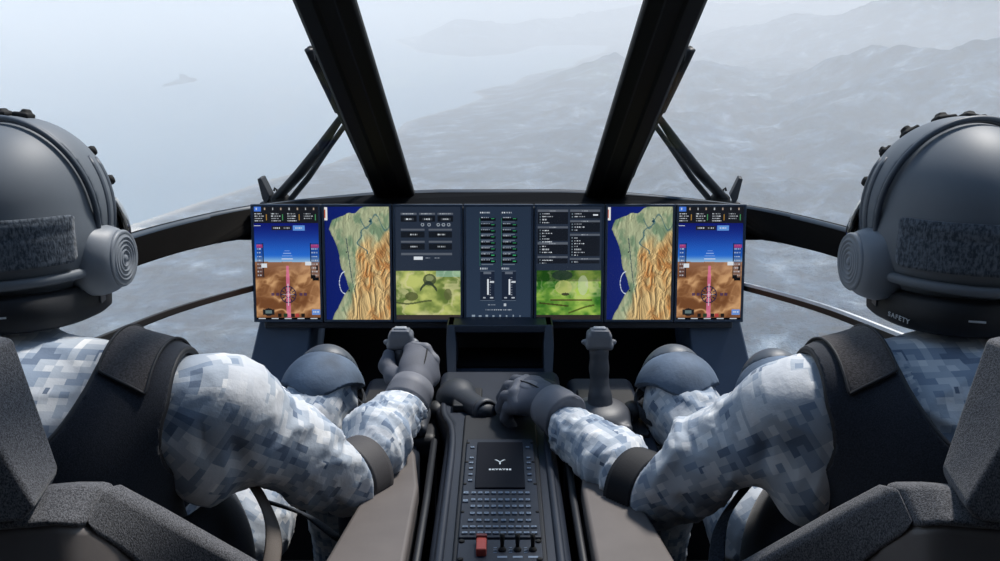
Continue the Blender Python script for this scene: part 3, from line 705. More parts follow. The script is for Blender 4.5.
def pic_flight(seed=0):
    p = Pic(150, 246); X, Y = p.X, p.Y; A = 1.64; n = fbm(P3(X * 5, Y * 9), 5, 3 + seed)
    top = sstep(.1, .47, Y)[..., None]
    sky = np.array((14, 22, 108)) * (1 - top) + np.array((40, 112, 216)) * top
    k = sstep(.42, .49, Y)[..., None]; sky = sky * (1 - k) + np.array((150, 190, 226)) * k
    q = (Y - .45) / .55; wv = ridged(P3(X * 3.2 + q * 1.2, q * 4.5 + fbm(P3(X * 3, q * 3), 3, 8) * 1.6), 4, 21 + seed)
    cc = sstep(.40, .95, wv)[..., None]; ter = np.array((118, 74, 44)) * (1 - cc) + np.array((214, 166, 118)) * cc
    far = (1 - sstep(0, .35, q))[..., None]; ter = ter * (1 - far * .7) + np.array((172, 128, 104)) * far * .7
    hz = .485 + .012 * (fbm(P3(X * 6, X * 0), 3, 5) - .5); p.c = np.where((Y < hz)[..., None], sky, ter)
    p.rect(0, 0, 1, .145, (26, 28, 34)); p.rect(.01, .0, .12, .045, (70, 120, 220))
    for i in range(8): p.rect(.04 + i * .125, .012, .06 + i * .125, .034, (214, 190, 170) if i % 2 else W8, .8)
    for i in range(4):
        for r in range(4 if i < 3 else 3): p.marks(.02 + i * .25, .066 + r * .020, .14 + i * .25 + .02 * (r % 2), .010, W8, i * 7 + r)
        p.rect(.19 + i * .25, .07, .205 + i * .25, .12, (90, 200, 120) if i % 2 else (230, 170, 70), .7)
    p.rect(.27, .172, .58, .208, (34, 36, 46)); p.rect(.60, .168, .78, .212, (96, 150, 226)); p.marks(.30, .19, .40, .012, W8, 40); p.marks(.46, .19, .55, .012, W8, 41); p.marks(.64, .19, .74, .012, W8, 42)
    p.rect(.0, .165, .11, .172, W8)
    # speed and height tapes
    for x0, x1, sd in ((.03, .125, 1), (.865, .985, 2)):
        p.rect(x0, .32, x1, .62, (16, 20, 60), .30)
        for i in range(9): p.marks(x0 + .01, .34 + i * .033, x1 - .02, .012, W8, 60 + i + sd * 20, a=.8)
        p.rect(x0, .335, x1, .362, (190, 60, 120), .8); p.rect(x1 if sd == 1 else x0 - .012, .32, (x1 + .012) if sd == 1 else x0, .62, (18, 22, 30), .9)
    p.rect(.10, .50, .19, .535, W8); p.rect(.77, .485, .87, .515, W8); p.rect(.85, .60, .93, .635, (16, 16, 18)); p.rect(.94, .52, .97, .56, (12, 14, 18)); p.rect(.88, .62, .98, .65, (14, 14, 16))
    # flight path ribbon and pitch ladder
    p.fill((np.abs(X - .5) < .02 + .035 * (Y - .5)) & (Y > .52), (236, 120, 170), .75)
    for i in range(3): p.rect(.46 - .02 * i, .385 + i * .022, .54 + .02 * i, .392 + i * .022, (220, 228, 255), .6)
    p.line(.42, .46, .58, .46, .006, (240, 240, 255), A, .8); p.line(.43, .485, .57, .485, .004, (240, 240, 255), A, .5)
    for k_ in range(12):
        a = k_ * PI / 6; p.line(.5 + .07 * math.cos(a), .775 + .07 * math.sin(a) / A, .5 + .115 * math.cos(a), .775 + .115 * math.sin(a) / A, .008, (34, 30, 60), A, .85)
    p.disc(.5, .775, .125, (44, 36, 70), A, .8, .108); p.disc(.5, .775, .05, (50, 44, 80), A, .7, .036); p.line(.5, .68, .5, .87, .006, (230, 226, 240), A, .8); p.line(.42, .775, .58, .775, .005, (230, 226, 240), A, .7)
    for x in (.24, .31, .67, .74): p.rect(x, .762, x + .05, .786, (70, 50, 90), .8)
    p.disc(.19, .93, .075, (28, 30, 34), 2.2, .9); p.rect(.10, .905, .28, .955, (28, 30, 34), .9); p.rect(.14, .915, .24, .945, (110, 130, 130), .9)
    p.rect(.86, .905, .985, .955, (110, 150, 220)); p.marks(.88, .93, .97, .012, W8, 5)
    for i, cx in enumerate((.33, .42, .53, .60, .69)): p.rect(cx, .945, cx + .06, .975, [(18, 18, 18), (30, 60, 40), (18, 18, 18), (180, 60, 60), (18, 18, 18)][i], .9)
    p.rect(0, .98, 1, 1, (6, 6, 8))
    for i in range(5): p.rect(.03 + i * .2, .985, .14 + i * .2, .993, W8, .9)
    return p
def pic_map(seed=0):
    p = Pic(140, 246); X, Y = p.X, p.Y; A = 1.72
    sea_ = np.array((14, 30, 104)); c = np.zeros_like(p.c) + sea_
    cy = [0, .06, .12, .20, .27, .36, .45, .55, .63, .72, .80, .88, .94, 1.0]; cx = [.62, .36, .13, .07, .13, .20, .22, .25, .31, .35, .27, .20, .14, .10]
    cl = np.interp(Y, cy, cx) + .035 * (fbm(P3(Y * 14, X * 2), 4, 9) - .5); top = Y > .085 * sstep(.75, .3, X) + .012 * np.sin(X * 30) * (X < .7) - .01
    ld = (X > cl) & (top | (X > .55))
    w_ = fbm(P3(X * 3, Y * 3), 3, 4) - .5; rd = ridged(P3(X * 13 + Y * 3 + w_ * 3, Y * 12 + w_ * 5), 5, 13)
    hgt = .07 + .75 * fbm(P3(X * 3.2, Y * 2.6), 4, 22) + .36 * sstep(.36, .62, X + .06 * Y) * sstep(.18, .46, Y) - .15 * sstep(.25, .0, Y) + .10 * (X - .5)
    green = np.array((122, 146, 116)); pale = np.array((168, 176, 142)); tan = np.array((196, 168, 118)); brown = np.array((176, 124, 72)); red = np.array((146, 92, 62))
    def mixc(a, b, t): return a * (1 - t[..., None]) + b * t[..., None]
    lc = mixc(green + 0 * c, pale, sstep(.30, .55, fbm(P3(X * 8, Y * 10), 4, 71))); lc = mixc(lc, tan, sstep(.55, .70, hgt)); lc = mixc(lc, brown, sstep(.72, .86, hgt) * sstep(.35, .7, rd)); lc = mixc(lc, red, sstep(.82, .95, hgt) * sstep(.62, .85, rd) * .6)
    gx = np.gradient(rd, axis=0); sh = np.clip(1 + gx * 2.4 * (.4 + sstep(.45, .75, hgt)), .62, 1.32); lc = lc * sh[..., None]
    edge = sstep(0, .03, X - cl)[..., None]; lc = lc * (.85 + .15 * edge)
    p.c = np.where(ld[..., None], lc, c * (1 + .25 * (X[..., None])))
    rv = np.abs(X - (.62 + .10 * np.sin(Y * 16) + .03 * np.sin(Y * 53))) < .012; p.fill(rv & (Y < .42) & (Y > .10), (52, 92, 104), .7)
    rv = np.abs(Y - (.13 + .35 * (X - .7) ** 2 + .06 * np.sin(X * 22))) < .010; p.fill(rv & (X > .55) & ld, (60, 98, 108), .6)
    p.line(.33, .28, .40, .62, .008, (40, 60, 70), A, .6); p.line(.40, .62, .46, .80, .006, (40, 60, 70), A, .5)
    p.rect(.0, .01, .05, .12, (236, 236, 236)); p.rect(.0, .03, .025, .10, (190, 90, 60)); p.disc(.33, .40, .012, (20, 30, 40), A); p.disc(.36, .74, .014, (20, 30, 40), A); p.disc(.70, .13, .02, (24, 60, 80), A)
    d = np.hypot((X - .30) / .09, (Y - .67) / .10); p.fill((d > .92) & (d < 1.02) & (X < .30), (230, 240, 250), .9)
    return p
def pic_engine():
    p = Pic(160, 246); p.c[:] = (42, 56, 76); p.c *= (1 + .12 * (p.Y[..., None] - .5)); A = 1.7; G = (70, 210, 130); K = (8, 10, 14)
    for i, x in enumerate((.22, .55)):
        p.marks(x, .055, x + .15, .016, W8, 3 + i * 0); 
        for r in range(8):
            y = .10 + r * .053; p.rect(x, y, x + .235, y + .026, K, .9); p.marks(x + .02, y - .004, x + .14, .008, W8, 20 + r + i * 9, a=.8); p.rect(x + .17, y + .005, x + .22, y + .011, G, .8); p.rect(x - .008, y, x + .0, y + .05, G, .45)
            p.rect(x + .02, y + .034, x + .20, y + .040, W8, .35)
        p.marks(x, .545, x + .11, .014, W8, 31 + i * 0)
        p.rect(x, .565, x + .22, .83, (30, 40, 58)); p.rect(x + .05, .575, x + .17, .595, (130, 138, 150), .7); p.rect(x + .105, .64, x + .13, .775, W8)
        for k_ in range(8): p.rect(x + .14, .62 + k_ * .022, x + .16, .625 + k_ * .022, W8, .6)
        p.rect(x + .15, .655, x + .21, .67, W8, .9); p.rect(x + .04, .795, x + .08, .81, W8, .7); p.rect(x + .15, .795, x + .20, .81, W8, .8); p.rect(x, .565, x + .22, .568, (120, 134, 150), .8); p.rect(x, .827, x + .22, .83, (120, 134, 150), .8)
    p.marks(.34, .865, .46, .008, W8, 8, a=.6); p.rect(.58, .855, .62, .88, W8, .8); p.marks(.30, .91, .7, .010, W8, 9, a=.8)
    for i in range(8): p.rect(.09 + i * .105, .955 + .004 * (i % 2), .14 + i * .10, .972, (180, 196, 210), .75)
    return p
def scene_pic(p, y0, green):
    X, Y = p.X, (p.Y - y0) / (1 - y0); m = p.Y > y0
    n = fbm(P3(X * 4, Y * 4), 4, 30 + green); r = ridged(P3(X * 5 + n * 2, Y * 3), 4, 40 + green)
    if green: a, b, c_ = np.array((44, 104, 30)), np.array((178, 208, 92)), np.array((206, 208, 160))
    else: a, b, c_ = np.array((96, 118, 56)), np.array((196, 204, 116)), np.array((218, 214, 160))
    t = sstep(.30, .75, n)[..., None]; col = a * (1 - t) + b * t; k = (sstep(.62, .9, r) * (1 if not green else sstep(.9, .3, Y) * .8))[..., None]; col = col * (1 - k * .7) + c_ * k * .7
    col = col * np.where(Y < .22, .70, 1)[..., None] if green else col
    p.c = np.where(m[..., None], col, p.c); A = 1
    def ell(cx, cy, rx, ry, cc, a=.8): p.fill(m & (((X - cx) / rx) ** 2 + ((Y - cy) / ry) ** 2 < 1), cc, a)
    if not green:
        ell(.52, .18, .10, .12, (66, 76, 50)); ell(.52, .15, .06, .06, (150, 160, 110)); p.fill(m & (np.abs(Y - .36 + .12 * np.cos((X - .5) * 14)) < .035) & (np.abs(X - .5) < .13), (44, 56, 44), .85)
        ell(.24, .52, .10, .09, (84, 92, 50), .8); ell(.80, .48, .06, .12, (92, 98, 60), .7); p.fill(m & (np.abs(Y - .64 - .03 * np.sin(X * 9)) < .018) & (X < .55), (74, 84, 50), .8); p.fill(m & (Y < .12) & (X > .62), (150, 196, 190), .6)
    else:
        ell(.40, .10, .16, .10, (34, 52, 44)); ell(.72, .30, .08, .20, (206, 214, 206), .5); ell(.42, .34, .13, .14, (196, 196, 124), .7); ell(.45, .48, .06, .03, (40, 40, 34), .8)
        p.fill(m & (np.abs(Y - .60) < .012) & (X > .22) & (X < .86), (70, 40, 30), .8); p.fill(m & (np.abs(Y - .72 - .14 * (X - .5)) < .016) & (X > .05) & (X < .5), (58, 50, 24), .7); p.fill(m & (np.abs(Y - .80 - .1 * np.sin(X * 5)) < .018) & (X > .5) & (X < .9), (60, 66, 22), .7)
    return p
def pic_systems(kind):
    p = Pic(160, 246); p.c[:] = (40, 50, 66); H = (104, 110, 120); K = (14, 17, 22); A = 1.7
    if kind == 0:
        p = scene_pic(p, .565, 0); p.rect(0, .955, 1, 1, (58, 52, 50))
        for x in (.09, .37, .65): p.rect(x, .055, x + .24, .075, H, .8); p.marks(x + .03, .065, x + .2, .010, W8, int(x * 50), a=.7); p.rect(x, .082, x + .24, .135, K, .8); p.rect(x + .05, .10, x + .20, .122, (60, 66, 74), .9); p.marks(x + .08, .111, x + .16, .012, W8, int(x * 90))
        for x in (.42, .52, .66, .74, .82): p.disc(x, .160, .026, (180, 190, 200), A, .8, .014)
        for y in (.195, .300):
            for x in (.09, .51): p.rect(x, y, x + .36, y + .018, H, .8); p.rect(x, y + .024, x + .36, y + .078, K, .7); p.rect(x + .10, y + .034, x + .28, y + .068, (22, 26, 32), 1); p.marks(x + .14, y + .051, x + .25, .014, W8, int(y * 99 + x * 10))
        p.rect(.09, .405, .87, .425, H, .8); p.rect(.28, .437, .42, .468, W8); p.marks(.46, .452, .53, .010, W8, 3, a=.6); p.marks(.60, .452, .68, .010, W8, 4, a=.6)
    else:
        p = scene_pic(p, .56, 1); p.rect(0, .955, 1, 1, (50, 44, 42))
        for x, bl in ((.02, ((.03, .155, 4), (.175, .30, 5), (.315, .42, 3), (.435, .50, 2))), (.51, ((.03, .105, 2), (.12, .225, 3), (.24, .435, 7), (.45, .50, 1)))):
            for y0, y1, n in bl:
                p.rect(x, y0, x + .46, y0 + .018, H, .8); p.marks(x + .18, y0 + .009, x + .28, .008, W8, int(y0 * 99), a=.6); p.rect(x, y0 + .02, x + .46, y1, (22, 26, 34), .9)
                for k_ in range(n):
                    y = y0 + .036 + k_ * .025; p.marks(x + .07, y, x + .13 + .05 * ((k_ * 7 + int(y0 * 40)) % 3), .009, W8, k_ + int(y0 * 77)); p.rect(x + .03, y - .006, x + .045, y + .006, (150, 170, 180), .7)
        p.rect(.86, .068, .94, .082, W8)
    return p
def screen_mesh(name, x0, x1, z0, z1, y, pic, m, parent):
    w, h = pic.w, pic.h; xs = np.linspace(x0, x1, w + 1); zs = np.linspace(z1, z0, h + 1)
    Xg, Zg = np.meshgrid(xs, zs, indexing='ij'); M_ = np.array(PM)
    V = np.stack([Xg, np.full_like(Xg, y), Zg], -1).reshape(-1, 3) @ M_[:3, :3].T + M_[:3, 3]
    i, j = np.meshgrid(np.arange(w), np.arange(h), indexing='ij'); a = i * (h + 1) + j; Q = np.stack([a, a + 1, a + h + 2, a + h + 1], -1).reshape(-1, 4)
    me = bpy.data.meshes.new(name); me.vertices.add(len(V)); me.vertices.foreach_set('co', V.astype(np.float32).ravel()); me.loops.add(Q.size); me.loops.foreach_set('vertex_index', Q.astype(np.int32).ravel())
    me.polygons.add(len(Q)); me.polygons.foreach_set('loop_start', np.arange(0, Q.size, 4, dtype=np.int32)); me.update(calc_edges=True)
    ca = me.color_attributes.new('pic', 'FLOAT_COLOR', 'CORNER'); col = np.clip(pic.c, 0, 255) / 255; col = np.where(col <= .04045, col / 12.92, ((col + .055) / 1.055) ** 2.4)
    col = np.concatenate([col.reshape(-1, 3), np.ones((w * h, 1))], 1); ca.data.foreach_set('color', np.repeat(col, 4, axis=0).astype(np.float32).ravel())
    return link(name, me, m, parent)
M_screen = vcol('lit_display', SCREEN)
labels = [('blue sky and brown terrain flight display at the far left of the row', pic_flight(0)),
          ('coastline map display second from the left, next to the left flight display', pic_map(0)),
          ('display with grey status boxes over a yellow-green camera view', pic_systems(0)),
          ('central slate-blue engine display with two columns of readings', pic_engine()),
          ('display with two columns of lists over a bright green camera view', pic_systems(1)),
          ('coastline map display second from the right, beside the list display', pic_map(0)),
          ('blue sky and brown terrain flight display at the far right of the row', pic_flight(0))]
cw = PW / 7
for i, (lb, pic) in enumerate(labels):
    x0 = -PW / 2 + i * cw; x1 = x0 + cw; cx = (x0 + x1) / 2; hw = cw / 2 - .0012; hh = PHt / 2
    t = thing('flight_display', lb, 'display', group='row of seven cockpit displays')
    # bezel: a frame of four bars with a back plate
    bm = bmesh.new(); b_ = .0056
    bm_box(bm, (cx, .012, 0), (hw, .009, hh), PM); o = bobj('back_case', bm, M_dark, t); bevel(o, .002, 1)
    bm = bmesh.new(); pr = [(-hw, -hh), (hw, -hh), (hw, hh), (-hw, hh)]; pi = [(-hw + b_, -hh + b_), (hw - b_, -hh + b_), (hw - b_, hh - b_), (-hw + b_, hh - b_)]
    for y0 in (-.006, .004):
        pass
    Vo = [[bm.verts.new(PM @ Vector((cx + x, y, z))) for x, z in pr] for y in (-.004, .004)]; Vi = [[bm.verts.new(PM @ Vector((cx + x, y, z))) for x, z in pi] for y in (-.004, .004)]
    for k_ in range(4):
        n_ = (k_ + 1) % 4; bm.faces.new([Vo[0][k_], Vo[0][n_], Vi[0][n_], Vi[0][k_]]); bm.faces.new([Vo[1][k_], Vo[1][n_], Vi[1][n_], Vi[1][k_]]); bm.faces.new([Vo[0][k_], Vo[0][n_], Vo[1][n_], Vo[1][k_]]); bm.faces.new([Vi[0][k_], Vi[0][n_], Vi[1][n_], Vi[1][k_]])
    o = bobj('bezel', bm, M_bezel, t); bevel(o, .0015, 2)
    screen_mesh('screen', cx - hw + b_ - .0008, cx + hw - b_ + .0008, -hh + b_ - .0008, hh - b_ + .0008, .0015, pic, M_screen, t)
# ------------------------------------------------------------ centre console
ZC = .755
t = thing('centre_console', 'dark blue-black centre console between the two seats', 'console')
def top_outline(): return [(-.098, .55), (.098, .55), (.098, 1.56), (.125, 1.64), (.128, 1.86), (-.128, 1.86), (-.125, 1.64), (-.098, 1.56)]
bm = bmesh.new(); bm_prism(bm, top_outline(), .25, ZC); o = bobj('body', bm, M_console, t); bevel(o, .018, 4)
bm = bmesh.new()
pl_ = [(-.062, .70), (.062, .70), (.066, 1.585), (-.066, 1.585)]; bm_prism(bm, pl_, ZC - .002, ZC + .006); o = bobj('panel_bed', bm, M_dark, t); bevel(o, .003, 2)
for s in (-1, 1):   # raised edge rails along the console top
    P = [(s * .082, .6, ZC + .002), (s * .082, 1.2, ZC + .002), (s * .085, 1.5, ZC + .002), (s * .108, 1.62, ZC - .001), (s * .112, 1.80, ZC - .004)]
    bm = bmesh.new(); bm_tube(bm, spline(P, 5), .006, 10, .8); bobj('edge_rail', bm, M_console, t, smooth=True)
# open tray below the middle display, between two ribs
t2 = thing('storage_tray', 'open dark storage tray under the middle displays', 'storage tray')
def qbox(name, pts, dy, m, parent, bw=.003):
    bm = bmesh.new(); bm_hull(bm, pts, [np.array(p) + np.array([0, dy, 0]) for p in pts]); o = bobj(name, bm, m, parent); bevel(o, bw, 2); return o
D0 = 2.02
qbox('back_wall', [at(452, 322, 2.16), at(548, 322, 2.16), at(548, 388, 2.14), at(452, 388, 2.14)], .01, M_dark, t2)
qbox('top_board', [at(447, 325, D0), at(553, 325, D0), at(553, 333, D0), at(447, 333, D0)], .14, M_console, t2)
qbox('bottom_lip', [at(452, 373, 1.99), at(548, 373, 1.99), at(548, 381, 1.985), at(452, 381, 1.985)], .16, M_console, t2)
for s in (-1, 1):
    A = [(446.5, 325, 2.02), (455, 325, 2.02), (456.5, 345, 2.01), (456, 370, 1.98), (455, 392, 1.94), (447, 392, 1.94), (447, 370, 1.98), (446, 345, 2.01)]
    P = [at(*p) for p in A]; P = mirp(P) if s > 0 else P
    qbox('side_rib', P, .15, M_console, t2, .004)
qbox('floor_board', [at(456, 365, 2.02), at(544, 365, 2.02), at(544, 373, 2.02), at(456, 373, 2.02)], .13, M_black, t2)
# keypad unit
t3 = thing('control_display_unit', 'keypad unit with a small logo screen set into the centre console', 'control unit')
z0 = ZC + .006
def zp(u, v, z=z0 + .006): return at_z(u, v, z)
def uvq(u0, v0, u1, v1):      # local rectangle on the unit: u -1..1 across, y by pixel row
    return None
def yv(v): return float(at_z(500, v, z0 + .006)[1])
HWU = .0575
bm = bmesh.new(); bm_prism(bm, [(-HWU, yv(537)), (HWU, yv(537)), (HWU, yv(439)), (-HWU, yv(439))], z0, z0 + .006); o = bobj('face_plate', bm, M_console, t3); bevel(o, .002, 2)
bm = bmesh.new(); ys0, ys1 = yv(489), yv(443.5); bm_prism(bm, [(-.0385, ys0), (.0385, ys0), (.0385, ys1), (-.0385, ys1)], z0 + .005, z0 + .009); scr = bobj('screen', bm, plain('dark_screen', (12, 15, 26), .6, spec=.15, var=.03), t3); bevel(scr, .001, 1)
zt = z0 + .0096; yl = yv(464)
# three-bladed emblem and word
bm = bmesh.new(); k = .0095
def pl2(pts): 
    vs = [bm.verts.new((x * k, yl + y * k, zt)) for x, y in pts]; bm.faces.new(vs)
pl2([(-1.0, .92), (-.55, .95), (-.05, .25), (.02, -.02), (-.10, .0), (-.62, .62)]); pl2([(1.0, .92), (.62, .62), (.10, .0), (-.02, -.02), (.05, .25), (.55, .95)]); pl2([(-.12, -.02), (0, .10), (.12, -.02), (.13, -.95), (0, -.80), (-.13, -.95)])
bm.verts.index_update(); o = bobj('logo_emblem', bm, M_white, scr)
def text(name, s, loc, size, m, parent, rot=(0, 0, 0), sx=1.0, ext=.0002):
    c = bpy.data.curves.new(name, 'FONT'); c.body = s; c.size = size; c.align_x = 'CENTER'; c.align_y = 'CENTER'; c.extrude = ext; c.space_character = 1.25; c.materials.append(m); c.offset = .0002
    o = bpy.data.objects.new(name, c); C.objects.link(o); o.location = loc; o.rotation_euler = rot; o.scale = (sx, 1, 1)
    bpy.context.view_layer.update(); me = bpy.data.meshes.new_from_object(o.evaluated_get(bpy.context.evaluated_depsgraph_get())); mw = o.matrix_world.copy(); bpy.data.objects.remove(o); me.transform(mw)
    if not me.materials: me.materials.append(m)
    return link(name, me, None, parent)
text('logo_text', 'SKYRYSE', (0, yv(471.5), zt), .0062, M_white, scr, sx=1.25)
# keys
proto = {}
def key(x, v, w_, h_, tall=.0022, nm='key', m=None):
    y = yv(v); kk = (round(w_, 5), round(h_, 5), nm)
    if kk not in proto:
        bm = bmesh.new(); bm_box(bm, (0, 0, tall / 2), (w_, h_, tall / 2)); bmesh.ops.bevel(bm, geom=bm.edges[:], offset=.0007, segments=2, affect='EDGES')
        bm_box(bm, (0, 0, tall + .00008), (w_ * .45, h_ * .16, .00008)); me = bpy.data.meshes.new(nm); bmesh.ops.recalc_face_normals(bm, faces=bm.faces[:]); bm.to_mesh(me); bm.free()
        me.materials.append(m or M_key); me.materials.append(M_keylight)
        for p in me.polygons[-6:]: p.material_index = 1
        proto[kk] = me
    o = bpy.data.objects.new(nm, proto[kk]); C.objects.link(o); o.location = (x, y, z0 + .0058); o.parent = t3
for i, v in enumerate((448, 458.5, 463.5, 469, 475, 481)):
    for s in (-1, 1): key(s * .0468, v, .0036, .0030)
for s in (-1, 1):
    pass
rows = [(493.5, -.050, 11), (500.5, -.050, 11), (507, -.050, 11), (514, -.038, 9)]
for r, (v, xs, n) in enumerate(rows):
    for q in range(9): key(-.040 + q * .0102, v, .0038, .0036)
for q in range(2): key(-.0515, 493.5 + q * 8, .0042, .0042)
for q in range(8): key(-.042 + q * .0118, 521, .0040, .0032)
for r in range(2):
    for q in range(10): key(-.0490 + q * .01075, 527.5 + r * 6.0, .0044, .0030)
for s in (-1, 1):
    for v in (443, 462, 484, 512): 
        M_ = Matrix.Translation((s * .0545, yv(v), z0 + .0055)); bm = bmesh.new(); bm_lathe(bm, [(.0026, 0), (.0026, .0016), (.0016, .0020)], M_, 12); bobj('fastener', bm, M_rubber, t3, smooth=True)
# lower switch panel
t4 = thing('switch_panel', 'small switch panel behind the keypad unit with a row of toggles', 'switch panel')
bm = bmesh.new(); bm_prism(bm, [(-HWU, .72), (HWU, .72), (HWU, yv(538.5)), (-HWU, yv(538.5))], z0, z0 + .005); o = bobj('face_plate', bm, M_console, t4); bevel(o, .002, 2)
yg = yv(549.5)
bm = bmesh.new(); bm_box(bm, (-.0250, yg, z0 + .010), (.0070, .0160, .0062)); o = bobj('red_guard', bm, M_red, t4); o['label'] = 'red safety cover'; bevel(o, .0025, 3)
bm = bmesh.new(); bm_box(bm, (-.0250, yg + .017, z0 + .012), (.0075, .003, .007)); o = bobj('guard_hinge', bm, plain('guard_dark_red', (110, 44, 42), .5), t4); bevel(o, .001, 2)
for x in (.003, .0235, .0440):
    M_ = Matrix.Translation((x, yg, z0 + .004)); bm = bmesh.new(); bm_lathe(bm, [(.0055, 0), (.0055, .003), (.0038, .004), (.0034, .006)], M_, 16); bobj('toggle_base', bm, M_rubber, t4, smooth=True)
    bm = bmesh.new(); bm_tube(bm, [(x, yg, z0 + .008), (x, yg + .004, z0 + .020), (x, yg + .0055, z0 + .026)], [.0022, .0032, .0036], 10); bobj('toggle_lever', bm, M_rubber, t4, smooth=True)
    bm = bmesh.new(); 
    for q in range(3): bm_box(bm, (x - .0095, yg + .006 - q * .006, z0 + .0052), (.0022, .0007, .0002))
    bm_box(bm, (x, yg - .0175, z0 + .0052), (.0065, .0022, .0002)); bobj('printed_mark', bm, M_keylight, t4)
for s in (-1, 1):
    for v in (541, 559): bm = bmesh.new(); bm_lathe(bm, [(.0042, 0), (.0042, .002), (.0028, .003)], Matrix.Translation((s * .0525, yv(v), z0 + .0045)), 14); bobj('fastener', bm, M_rubber, t4, smooth=True)
# ------------------------------------------------------------ side consoles, armrests
for s, side in ((-1, 'left'), (1, 'right')):
    t = thing('side_console', 'low dark box under the control stick on the %s' % side, 'console')
    A = [(s * .150, 1.50, .25), (s * .150, 1.95, .25), (s * .30, 1.95, .25), (s * .30, 1.50, .25)]
    bm = bmesh.new(); bm_hull(bm, A, [(x, y, .708) for x, y, z in A]); o = bobj('body', bm, M_console, t); bevel(o, .02, 4)
    bm = bmesh.new(); bm_box(bm, (s * .225, 1.72, .712), (.06, .12, .006)); o = bobj('cover_plate', bm, M_dark, t); bevel(o, .004, 2)
    t = thing('armrest', 'smooth taupe armrest pad reaching forward beside the %s pilot\'s inner arm' % side, 'armrest')
    out = [(s * .122, .60), (s * .126, 1.28), (s * .142, 1.40), (s * .158, 1.452), (s * .172, 1.452), (s * .186, 1.41), (s * .236, 1.02), (s * .262, .60)]
    if s > 0: out = out[::-1]
    bm = bmesh.new(); bm_prism(bm, out, .735, .768); o = bobj('pad', bm, M_pad, t); bevel(o, .012, 4)
    bm = bmesh.new(); bm_prism(bm, [(x * .96 + s * .006, y * .985) for x, y in out], .25, .737); o = bobj('support', bm, M_dark, t); bevel(o, .008, 2)
    bm = bmesh.new(); bm_tube(bm, [(s * .112, .60, .745), (s * .114, 1.28, .745), (s * .118, 1.50, .745)], .006, 8); bobj('side_strip', bm, M_dark, t, smooth=True)
# ------------------------------------------------------------ control sticks
def make_stick(s):
    t = thing('control_stick', ('grey control stick gripped in the left pilot\'s gloved hand' if s < 0 else 'grey control stick standing free beside the right pilot\'s left hand'), 'control stick')
    def a_(u, v, D): p = at(1000 - u, v, D) if s < 0 else at(u, v, D); return p
    f = Field(np.minimum(a_(560, 440, 1.6), a_(650, 300, 1.6)) - .05, np.maximum(a_(560, 300, 1.9), a_(650, 440, 1.9)) + .05, .0022)
    top, bot = a_(599, 352, 1.73), a_(600, 398, 1.735)
    f.chain([top, a_(599, 368, 1.735), bot, a_(600, 410, 1.735)], [.0185, .0165, .0205, .028], .012)
    sdf_obj('grip', f, M_stick, t, 1)
    f = Field(top - .06, top + .08, .0020); h0 = a_(599, 339, 1.725)
    f.box(h0, (.0235, .020, .016), .008, .004); f.box(a_(599, 345, 1.73), (.026, .018, .006), .005, .006); f.box(h0 + np.array([0, -.004, .016]), (.018, .014, .005), .003, .003); f.cap(h0 + np.array([-.029, 0, -.006]), h0 + np.array([.029, 0, -.006]), .005, k=.006)
    hd = sdf_obj('grip_head', f, M_sticktop, t, 1)
    f = Field(h0 + np.array([-.03, -.03, .008]), h0 + np.array([.03, .03, .04]), .0012); f.box(h0 + np.array([0, -.003, .0215]), (.0125, .007, .0035), .003, 0); sdf_obj('thumb_switch', f, plain('thumb_switch_pale', (150, 154, 160), .4), hd, 1)
    b0 = a_(600, 407, 1.74); f = Field(b0 - .11, b0 + .11, .0028)
    f.ell(b0 + np.array([0, 0, -.012]), (.058, .062, .026), .01); f.box(b0 + np.array([0, -.02, -.024]), (.056, .045, .012), .010, .012); f.half(b0 + np.array([0, 0, -.040]), (0, 0, 1)); sdf_obj('boot', f, M_stick, t, 1)
    f = Field(b0 + np.array([-.13, -.12, -.09]), b0 + np.array([.13, .13, .03]), .0032); f.box(b0 + np.array([0, .02, -.060]), (.078, .085, .026), .018, .01); f.ell(b0 + np.array([-.068, .03, -.018]), (.020, .024, .018), .012); f.ell(b0 + np.array([.068, .03, -.018]), (.020, .024, .018), .012); sdf_obj('base', f, M_dark, t, 1)
for s in (-1, 1): make_stick(s)
# ------------------------------------------------------------ thrust levers on the console
def make_lever(s):
    t = thing('thrust_lever', ('chunky dark free-standing lever on the console with no hand on it' if s < 0 else 'chunky dark lever under the right pilot\'s left glove'), 'lever')
    a_ = (lambda u, v, D: at(u, v, D)) if s < 0 else (lambda u, v, D: at(1000 - u, v, D))
    c = a_(468, 404, 1.74); f = Field(c - .12, c + .12, .0026)
    f.cap(a_(456, 396, 1.80), a_(484, 411, 1.70), .030, .024, .012, flat=((0, .3, 1), 1.25)); f.ell(a_(458, 392, 1.80), (.034, .036, .026), .018); f.ell(a_(449, 400, 1.79), (.024, .03, .020), .02)
    f.cap(a_(466, 404, 1.76), a_(468, 424, 1.78), .016, .020, .015)
    g = sdf_obj('grip', f, M_lever, t, 1)
    e0 = a_(485, 411, 1.695); ax = a_(490, 414, 1.675) - a_(478, 407, 1.72); ax /= np.linalg.norm(ax)
    M_ = frame(e0, np.cross(ax, (0, 0, 1)), ax); M_.translation = Vector(e0)
    bm = bmesh.new(); bm_lathe(bm, [(.0215, -.012), (.0245, -.006), (.0245, .004), (.0215, .008), (.0190, .008), (.0180, .000), (.004, -.002)], M_, 28); o = bobj('end_ring', bm, M_stick, g, smooth=True)
    p = a_(468, 426, 1.78); bm = bmesh.new(); bm_box(bm, (p[0], p[1], ZC + .006), (.028, .05, .008)); o = bobj('slot_plate', bm, M_dark, t); bevel(o, .004, 2)
for s in (-1, 1): make_lever(s)
